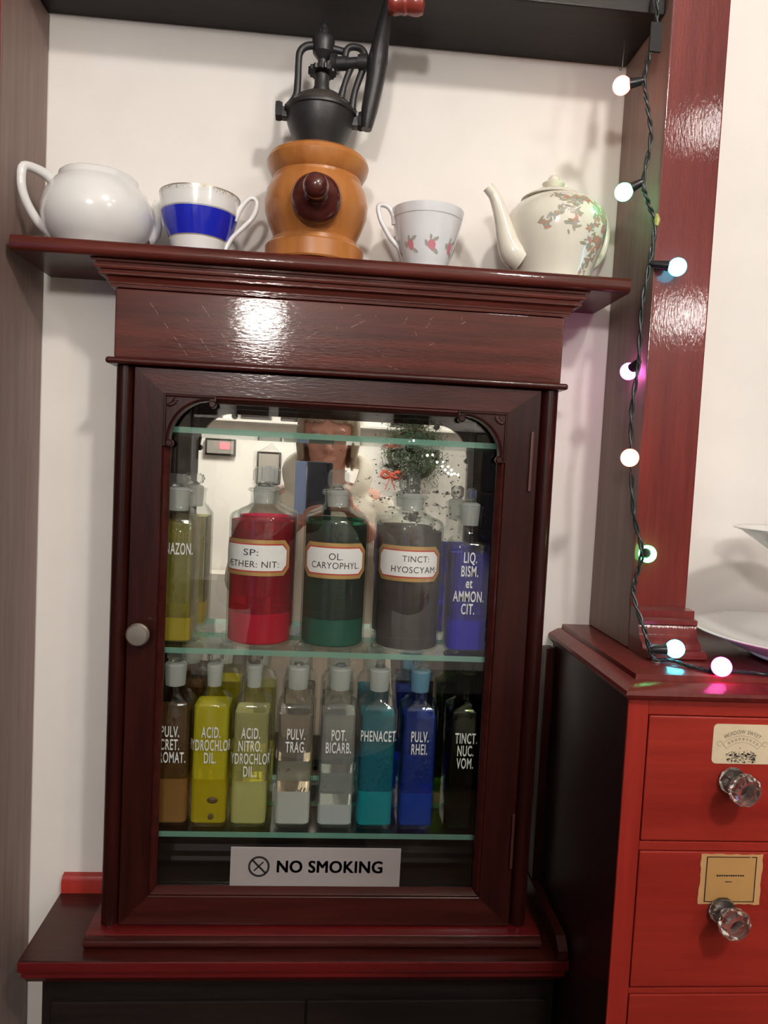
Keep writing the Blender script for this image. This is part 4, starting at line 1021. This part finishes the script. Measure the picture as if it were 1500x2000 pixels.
for i, (bc, cp, colr, nm) in enumerate(BULBS):
    bc, cp = Vector(bc), Vector(cp)
    bulb = MB().ball(bc, .0104, (1, 1, 1), 24, 14).build('bulb', glow('bulb_%s_%d' % (nm, i), [min(1, q*.86+.14) for q in colr], 13.0, colr), t, 80)
    d = (bc-cp).normalized(); a = bc-d*.0095; bq = cp if (bc-cp).length > .02 else bc-d*.020
    MB().tube([a, a.lerp(bq, .2), a.lerp(bq, .75), bq], [.0062, .0056, .0045, .0030], 12, 1).build('socket', M['socket'], bulb, 40)
MB().tube([(.3695, -.1365, 1.712), (.3700, -.1385, 1.705), (.3690, -.1390, 1.698)], [.0018, .0035, .0022], 10, 3).build('spare_bulb', plain('amber_plastic', (.42, .40, .12), .3), t)
MB().box(.3485, .3625, -.1335, -.1305, 1.897, 1.930, .0004).build('tape', M['tape'], t)
MB().lathe([(.0022, 1.1966), (.0048, 1.1966), (.0048, 1.1982), (.0022, 1.1982)], (.3780, -.2005, 0), 20, closed=True).build('eyelet', M['brass'], t)
tag(MB().tube([(.3445, -.062, 1.9480), (.3440, -.064, 1.936), (.3425, -.066, 1.922), (.3420, -.067, 1.912), (.3395, -.068, 1.908), (.3378, -.066, 1.914)], .0006, 6, 4).build('wire_hook', M['wire']), 'thin bare wire hook hanging above the topmost red bulb', 'hook')

# ------------------------------------------------------------------ lamps hanging in the room
lampm = {}
for i, (x, y, z, r, st) in enumerate(LAMPS):
    where = ['over the photographer', 'left of the photographer', 'by the right wall', 'right above the drawer chest'][i]
    t = thing('pendant_lamp', 'glowing white globe pendant lamp hanging ' + where, 'lamp', (x, y, z), 'globe pendant lamps')
    MB().ball((x, y, z), r, (1, 1, 1), 28, 16).build('globe', glow('lamp_glow_%d' % i, LAMP_COLOUR, st), t, 80)
    MB().lathe([(.0005, z+r-.004), (.022, z+r-.004), (.022, z+r+.02), (.006, z+r+.03), (.0005, z+r+.0305)], (x, y, 0), 20).build('lamp_cap', M['brass'], t)
    MB().tube([(x, y, z+r+.03), (x, y, ZC-.0205)], .004, 8, 1).build('cord', M['socket'], t)
    MB().lathe([(.0005, ZC-.0005), (.045, ZC-.0005), (.045, ZC-.012), (.012, ZC-.020), (.0005, ZC-.0202)], (x, y, 0), 24).build('ceiling_rose', M['brass'], t)

# ------------------------------------------------------------------ far side of the room, seen in the cabinet's mirror
M['greywood'] = wood('grey_brown_wood', (.10, .085, .07), (.17, .15, .125), 'Z', .5, .1, .1)
FY = -2.6995
bn = thing('bench', 'long low dark bench against the far wall seen in the mirror', 'bench', (0, -2.5, 0))
MB().box(-.62, 2.2, FY, -2.32, .40, .44, .003).build('seat', M['dark'], bn)
for x in (-.60, .5, 2.1): MB().box(x, x+.05, FY+.01, -2.34, 0, .3995).build('leg', M['dark'], bn)
MB().box(-.61, 2.19, -2.36, -2.345, .02, .3995).build('front_panel', M['dark'], bn)
tag(MB().box(-.60, -.44, FY+.02, -2.55, .4405, .86, .002).build('cardboard_box', plain('pale_box', (.62, .57, .53), .7)), 'tall pale box standing on the far bench at the mirror side', 'box')
ps = thing('plate_shelf', 'narrow white plate shelf under a dark canopy board on the far wall', 'shelf', (0, -2.6, 1.6))
MB().box(-.62, 1.0, FY, -2.640, 1.588, 1.600, .002).build('shelf_board', M['wall'], ps)
MB().box(-.62, 1.0, FY, -2.56, 1.86, 1.89, .002).build('canopy_board', M['dark'], ps)
for x in (-.619, .98): MB().box(x, x+.018, FY, -2.645, 1.6005, 1.8595).build('bracket', M['dark'], ps)
for i, (x0, x1, nm) in enumerate(((-.585, -.52, 'narrow'), (-.43, -.285, 'broad'), (-.24, .11, 'longest'), (.295, .46, 'middle sized'))):
    tag(MB().box(x0, x1, -2.694, -2.648, 1.6005, 1.8, .004).build('storage_box', M['dark']), nm+' dark storage box on the far plate shelf', 'box', 'dark boxes on the far plate shelf')
cp = thing('tall_cupboard', 'tall grey brown cupboard beyond the mirror\'s left side', 'cupboard', (-.86, -2.6, 0))
MB().box(-1.06, -.635, FY, -2.40, 0, 1.75, .003).build('carcass', M['greywood'], cp)
MB().box(-1.05, -.645, -2.3995, -2.385, .06, 1.70, .003).build('door', M['greywood'], cp)
tag(MB().box(-.70, -.63, FY+.3155, -2.36, 1.46, 1.66, .003).build('wall_lantern', M['dark']) if False else MB().box(-.74, -.64, FY, -2.40, 1.7505, 1.90, .003).build('tin_box', M['dark']), 'black tin box on top of the tall grey cupboard', 'box')
def picture(name, x0, x1, z0, z1, m, label, cat, patch=None):
    p = thing(name, label, cat, ((x0+x1)/2, -2.69, z0))
    MB().box(x0, x1, FY, -2.680, z0, z1, .003).build('frame', M['dark'], p)
    MB().box(x0+.010, x1-.010, -2.6798, -2.677, z0+.010, z1-.010).build('picture', m, p, 0)
    if patch:
        MB().box(*patch[:2], -2.6768, -2.6755, *patch[2:]).build('patch', M['pink'], p, 0)
    return p
picture('picture_frame', -.600, -.453, 1.420, 1.502, plain('slate_picture', (.20, .19, .17), .5), 'small grey picture with a red patch on the far wall', 'picture', (-.53, -.48, 1.45, 1.485))
hs = picture('hanging_slate', -.349, -.232, 1.29, 1.45, plain('slate_board', (.24, .22, .19), .5), 'grey slate hanging from a bent wire on the far wall', 'slate')
MB().tube([(-.34, -2.683, 1.449), (-.2785, -2.69, 1.492), (-.24, -2.683, 1.449)], .0016, 6, 1).build('hanger', M['wire'], hs)
wc = thing('wall_window_case', 'grey glazed case with dark panes at the right of the far wall', 'case', (.85, -2.65, 1.2))
MB().box(.69, 1.12, FY, -2.62, 1.05, 1.577, .003).build('carcass', M['greywood'], wc)
for i in range(2):
    for j in range(2):
        MB().box(.715+i*.195, .895+i*.195, -2.6195, -2.612, 1.08+j*.235, 1.30+j*.235, .002).build('pane', plain('dark_pane_%d%d' % (i, j), (.03, .033, .045), .15), wc)
# wreath of fir with a red bow and tiny lights
wr = thing('wreath', 'green fir wreath with red bow and tiny lights hanging on the far wall', 'wreath', (.41, -2.66, 1.30))
fm = MB(); rnd = random.Random(21)
for j in range(2600):
    a = rnd.uniform(0, 2*PI); R = abs(.085+rnd.gauss(0, .040)); q = rnd.gauss(0, .020)
    c0 = Vector((.41+R*math.cos(a), -2.600+q*.8, 1.475+R*math.sin(a)*1.1))
    d = Vector((rnd.gauss(0, 1), rnd.uniform(-.2, 1), rnd.gauss(0, 1))).normalized()*rnd.uniform(.02, .04)
    d.y = max(d.y, -.012)
    s_ = d.orthogonal().normalized()*.0022
    fm.poly([c0-s_, c0+s_, c0+d]); fm.poly([c0-d.cross(s_).normalized()*.0022, c0+d.cross(s_).normalized()*.0022, c0+d])
fm.build('fir_needles', plain('fir_green', (.06, .095, .05), .6), wr, 0)
MB().tube([(.41+.118*math.cos(2*PI*k/24), -2.612, 1.475+.118*math.sin(2*PI*k/24)) for k in range(25)], .012, 8, 1).build('wreath_ring', plain('twig_brown', (.08, .05, .03), .7), wr)
MB().tube([(.41, -2.612, 1.592), (.41, -2.622, 1.606), (.41, -2.645, 1.6035)], .003, 8, 3).build('hanging_loop', plain('loop_red', (.4, .05, .04), .6), wr)
bw = MB()
for sx in (-1, 1):
    bw.tube([(.30, -2.572, 1.365), (.30+sx*.03, -2.562, 1.385), (.30+sx*.045, -2.562, 1.365), (.30+sx*.025, -2.567, 1.352), (.30, -2.572, 1.363)], .008, 8, 4, (.5, 1))
    bw.tube([(.30, -2.572, 1.362), (.30+sx*.012, -2.567, 1.33), (.30+sx*.025, -2.567, 1.295)], .007, 8, 4, (.4, 1))
bw.build('bow', plain('red_ribbon', (.50, .075, .04), .5), wr)
for j, (x, z) in enumerate(((.519, 1.440), (.545, 1.42), (.56, 1.405), (.592, 1.385), (.575, 1.39), (.47, 1.47), (.38, 1.53))):
    MB().ball((x, -2.548, z), .0055, (1, 1, 1), 10, 6).build('tiny_light', glow('tiny_light_%d' % j, (1, .95, .85), 25), wr)

# ------------------------------------------------------------------ the photographer, seen in the mirror
def remeshed(mb, voxel, smooth=4):
    me = bpy.data.meshes.new('t'); mb.bm.to_mesh(me); mb.bm.free()
    o = bpy.data.objects.new('t', me); COL.objects.link(o)
    r = o.modifiers.new('r', 'REMESH'); r.mode = 'VOXEL'; r.voxel_size = voxel
    sm = o.modifiers.new('s', 'SMOOTH'); sm.factor = .5; sm.iterations = smooth
    dg = bpy.context.evaluated_depsgraph_get(); dg.update()
    m2 = bpy.data.meshes.new_from_object(o.evaluated_get(dg))
    bpy.data.objects.remove(o); bpy.data.meshes.remove(me)
    w = MB(); w.bm.from_mesh(m2); bpy.data.meshes.remove(m2)
    return w
HX, HY, HZ = -.004, -1.315, 1.488
pe = thing('person', 'person in a hooded cream coat holding up a phone reflected in the mirror', 'person', (0, -1.33, 0))
bo = MB()
bo.ball((HX, HY-.006, HZ+.020), .088, (.90, 1.10, 1.05), 32, 20)                 # skull
bo.ball((HX, HY+.022, HZ-.040), .060, (.98, 1.05, 1.20), 28, 18)                 # face
bo.ball((HX, HY+.050, HZ-.090), .030, (1.1, .95, .8), 20, 12)                    # chin
for sx in (-1, 1):
    bo.ball((HX+sx*.036, HY+.058, HZ-.030), .024, (1, .8, .9), 16, 10)           # cheeks
    bo.ball((HX+sx*.031, HY+.083, HZ+.014), .017, (1.35, .6, .5), 14, 8)         # brow
    bo.ball((HX+sx*.079, HY-.010, HZ-.018), .022, (.35, .75, 1.25), 14, 10)      # ears
    bo.ball((HX+sx*.012, HY+.096, HZ-.044), .0085, (1, 1, .8), 12, 8)            # nostrils
bo.tube([(HX, HY+.088, HZ+.008), (HX, HY+.098, HZ-.018), (HX, HY+.108, HZ-.040), (HX, HY+.090, HZ-.050)], [.009, .010, .0125, .008], 12, 3)
bo.tube([(HX-.024, HY+.074, HZ-.0740), (HX, HY+.0865, HZ-.0720), (HX+.024, HY+.074, HZ-.0740)], [.004, .0075, .004], 10, 4)
bo.tube([(HX-.021, HY+.073, HZ-.0840), (HX, HY+.0850, HZ-.0850), (HX+.021, HY+.073, HZ-.0840)], [.004, .0078, .004], 10, 4)
bo.tube([(HX, HY-.020, HZ-.04), (0, HY-.030, 1.34), (0, -1.345, 1.27)], [.056, .054, .075], 24, 3)
bo.tube([(0, -1.345, 1.30), (0, -1.34, 1.15), (0, -1.335, .95), (0, -1.335, .82)], [.11, .135, .125, .145], 24, 4, (1.25, .85))
bo.tube([(-.16, -1.34, 1.272), (0, -1.345, 1.29), (.16, -1.34, 1.272)], [.055, .07, .055], 20, 3)
ARMS = {-1: [(-.170, -1.335, 1.268), (-.232, -1.250, 1.045), (-.112, -1.075, 1.205)], 1: [(.170, -1.335, 1.268), (.238, -1.240, 1.050), (.105, -1.070, 1.232)]}
for sx, (a, b_, c_) in ARMS.items():
    bo.tube([a, Vector(a).lerp(Vector(b_), .5), b_, Vector(b_).lerp(Vector(c_), .5), c_], [.046, .041, .035, .032, .025], 16, 3)
def hand(wr_, palm, knuckles, tips, mids, thumb):
    bo.tube([wr_, Vector(wr_).lerp(Vector(palm), .5), palm], [.024, .025, .024], 14, 3, (1.2, .75))
    for k, m_, tp_, r in zip(knuckles, mids, tips, (.0088, .0090, .0088, .0078)):
        bo.tube([palm, k, m_, tp_], [.012, r*1.1, r, r*.82], 10, 4)
    bo.tube(thumb, [.014, .0115, .0100, .0082], 10, 4)
# right of the mirror picture: fingers lie along the phone's long side
hand((.105, -1.070, 1.232), (.066, -1.046, 1.283), [(.055, -1.022, 1.330), (.056, -1.020, 1.314), (.055, -1.020, 1.297), (.052, -1.022, 1.281)],
     [(.008, -1.0015, 1.330), (.002, -1.001, 1.313), (.004, -1.001, 1.296), (.010, -1.0015, 1.281)], [(.036, -1.0035, 1.337), (.034, -1.0025, 1.319), (.034, -1.0025, 1.301), (.034, -1.0035, 1.284)],
     [(.075, -1.058, 1.275), (.052, -1.060, 1.302), (.034, -1.042, 1.322), (.022, -1.0305, 1.338)])
hand((-.112, -1.075, 1.205), (-.070, -1.046, 1.246), [(-.050, -1.022, 1.272), (-.046, -1.020, 1.260), (-.042, -1.020, 1.249), (-.040, -1.022, 1.238)],
     [(-.010, -1.0020, 1.288), (-.006, -1.0015, 1.273), (-.008, -1.0020, 1.258), (-.014, -1.0050, 1.246)], [(-.030, -1.0040, 1.283), (-.026, -1.0040, 1.268), (-.026, -1.0040, 1.254), (-.028, -1.0070, 1.242)],
     [(-.078, -1.058, 1.240), (-.068, -1.056, 1.268), (-.058, -1.042, 1.285), (-.046, -1.0305, 1.300)])
for sx in (-1, 1):
    bo.tube([(sx*.085, -1.335, .84), (sx*.088, -1.325, .62), (sx*.09, -1.320, .45), (sx*.092, -1.345, .25), (sx*.094, -1.355, .07)], [.088, .072, .056, .052, .036], 16, 4)
    bo.tube([(sx*.094, -1.370, .035), (sx*.098, -1.30, .035), (sx*.104, -1.20, .028)], [.034, .036, .026], 14, 3, (1, .7))
skin = plain('skin', (.66, .34, .265), .5, 0, 0, .4)
body = remeshed(bo, .0042, 3).build('body', skin, pe, 80)
for sx in (-1, 1):
    ey = MB().ball((HX+sx*.031, HY+.0795, HZ-.0015), .0105, (1.15, .8, .75), 16, 10).build('eye', M['china'], pe)
    MB().ball((HX+sx*.031, HY+.0862, HZ-.0015), .0045, (1, .5, 1), 12, 8).build('iris', plain('iris_brown_%d' % (sx+1), (.06, .04, .03), .3), ey)
hr = MB(); rnd = random.Random(31)
for j in range(130):
    ph = rnd.uniform(0, 2*PI); fx_ = math.cos(ph); fy_ = math.sin(ph)      # fy_ > 0 is the face side
    front = fy_ > .45
    ze = HZ+.040+rnd.uniform(-.008, .006) if front else HZ-.055-rnd.uniform(0, .05)*(1 if fy_ < .2 else .6)
    s0 = Vector((HX+fx_*.02, HY-.006+fy_*.02, HZ+.114)); p1 = Vector((HX+fx_*.060, HY-.006+fy_*.074, HZ+.094)); p2 = Vector((HX+fx_*.084, HY-.006+fy_*.101, HZ+.045))
    if front: pts = [s0, p1, Vector((HX+fx_*.083, HY-.006+fy_*.103, ze))]; rr = [.010, .011, .004]
    else: pts = [s0, p1, p2, Vector((HX+fx_*.088, HY-.006+fy_*.100, (ze+HZ+.045)/2)), Vector((HX+fx_*.080, HY-.004+fy_*.092, ze))]; rr = [.010, .012, .012, .011, .005]
    hr.tube(pts, rr, 7, 3)
remeshed(hr, .0045, 1).build('hair', plain('greyish_fair_hair', (.36, .29, .21), .5, bump=.6, bscale=400), pe, 60)
ct = MB()
ct.loft([[(rx*math.cos(2*PI*k/40), -1.338+ry*math.sin(2*PI*k/40)+dy, z) for k in range(40)] for z, rx, ry, dy in
   ((.60, .235, .175, 0), (.64, .240, .180, 0), (.80, .225, .170, 0), (.95, .205, .158, 0), (1.10, .208, .162, 0), (1.20, .212, .150, 0), (1.265, .205, .125, -.003), (1.305, .165, .098, -.006), (1.335, .105, .085, -.008), (1.345, .06, .06, -.01))])
for sx, (a, b_, c_) in ARMS.items():
    e_ = Vector(b_).lerp(Vector(c_), .86)
    ct.tube([(a[0]-sx*.03, a[1], a[2]+.002), Vector(a).lerp(Vector(b_), .45), b_, Vector(b_).lerp(Vector(c_), .5), e_], [.072, .068, .064, .056, .047], 18, 4)
    for k in range(5):
        q = Vector(b_).lerp(Vector(c_), .12+k*.16); d = (Vector(c_)-Vector(b_)).normalized(); u_ = d.orthogonal().normalized(); v_ = d.cross(u_)
        ct.tube([q+(u_*math.cos(2*PI*j/14)+v_*math.sin(2*PI*j/14))*(.056-.002*k) for j in range(15)], .008, 8, 1)
ct.tube([(-.070, -1.262, 1.285), (-.108, -1.300, 1.345), (-.118, -1.375, 1.405), (-.07, -1.440, 1.420), (0, -1.455, 1.420), (.07, -1.440, 1.420), (.118, -1.375, 1.405), (.108, -1.300, 1.345), (.070, -1.262, 1.285)], [.022, .026, .028, .028, .028, .028, .028, .026, .022], 16, 4, (.65, 1.3))
remeshed(ct, .007, 3).build('coat', plain('cream_quilted_coat', (.82, .77, .67), .7, bump=.3, bscale=120), pe, 80)
sc = MB().tube([(-.052, -1.268, 1.318), (-.03, -1.245, 1.300), (0, -1.238, 1.292), (.03, -1.245, 1.300), (.052, -1.268, 1.318)], [.018, .024, .026, .024, .018], 14, 4)
remeshed(sc, .006, 2).build('scarf', plain('navy_scarf', (.03, .035, .06), .8), pe, 80)
tr = MB()
tr.loft([[(rx*math.cos(2*PI*k/32), -1.335+ry*math.sin(2*PI*k/32), z) for k in range(32)] for z, rx, ry in ((.74, .175, .135), (.84, .190, .150), (.96, .170, .140))])
for sx in (-1, 1): tr.tube([(sx*.085, -1.335, .84), (sx*.088, -1.325, .62), (sx*.09, -1.320, .45), (sx*.092, -1.345, .25), (sx*.094, -1.355, .075)], [.100, .088, .072, .068, .062], 18, 4)
remeshed(tr, .008, 3).build('trousers', plain('dark_trousers', (.018, .018, .023), .8), pe, 80)
for sx in (-1, 1):
    sh = MB().tube([(sx*.094, -1.395, .040), (sx*.096, -1.33, .044), (sx*.099, -1.26, .040), (sx*.104, -1.17, .030)], [.038, .046, .044, .030], 16, 4, (1, .8))
    sh.box(sx*.099-.042, sx*.099+.042, -1.425, -1.150, .001, .018, .008)
    remeshed(sh, .006, 2).build('shoe', plain('dark_shoe_%d' % (sx+1), (.02, .017, .015), .5), pe, 80)
phn = thing('mobile_phone', 'dark mobile phone in a pale blue flap case held up by the person', 'phone', (-.02, -1.016, 1.27))
MB().box(-.0560, .0130, -1.0255, -1.0175, 1.2640, 1.4075, .0035, 3).build('handset', plain('dark_blue_glass_back', (.045, .055, .085), .2, 0, .4), phn)
fl_ = MB().box(-.032, .0, -.0012, .0012, -.0715, .0715, .001)
fl_.move(Matrix.Translation((-.0565, -1.0205, 1.3355)) @ Matrix.Rotation(.25, 4, 'Z')); fl_.build('case_flap', plain('pale_blue_case', (.40, .55, .95), .5), phn)
ln = MB()
for x, z in ((0, 1.400), (0, 1.386)): ln.lathe([(.0005, -1.0174), (.0046, -1.0174), (.0050, -1.0160), (.0040, -1.0155), (.0005, -1.0158)], (x, 0, z), 20, 'Y')
ln.build('lens', M['socket'], phn)
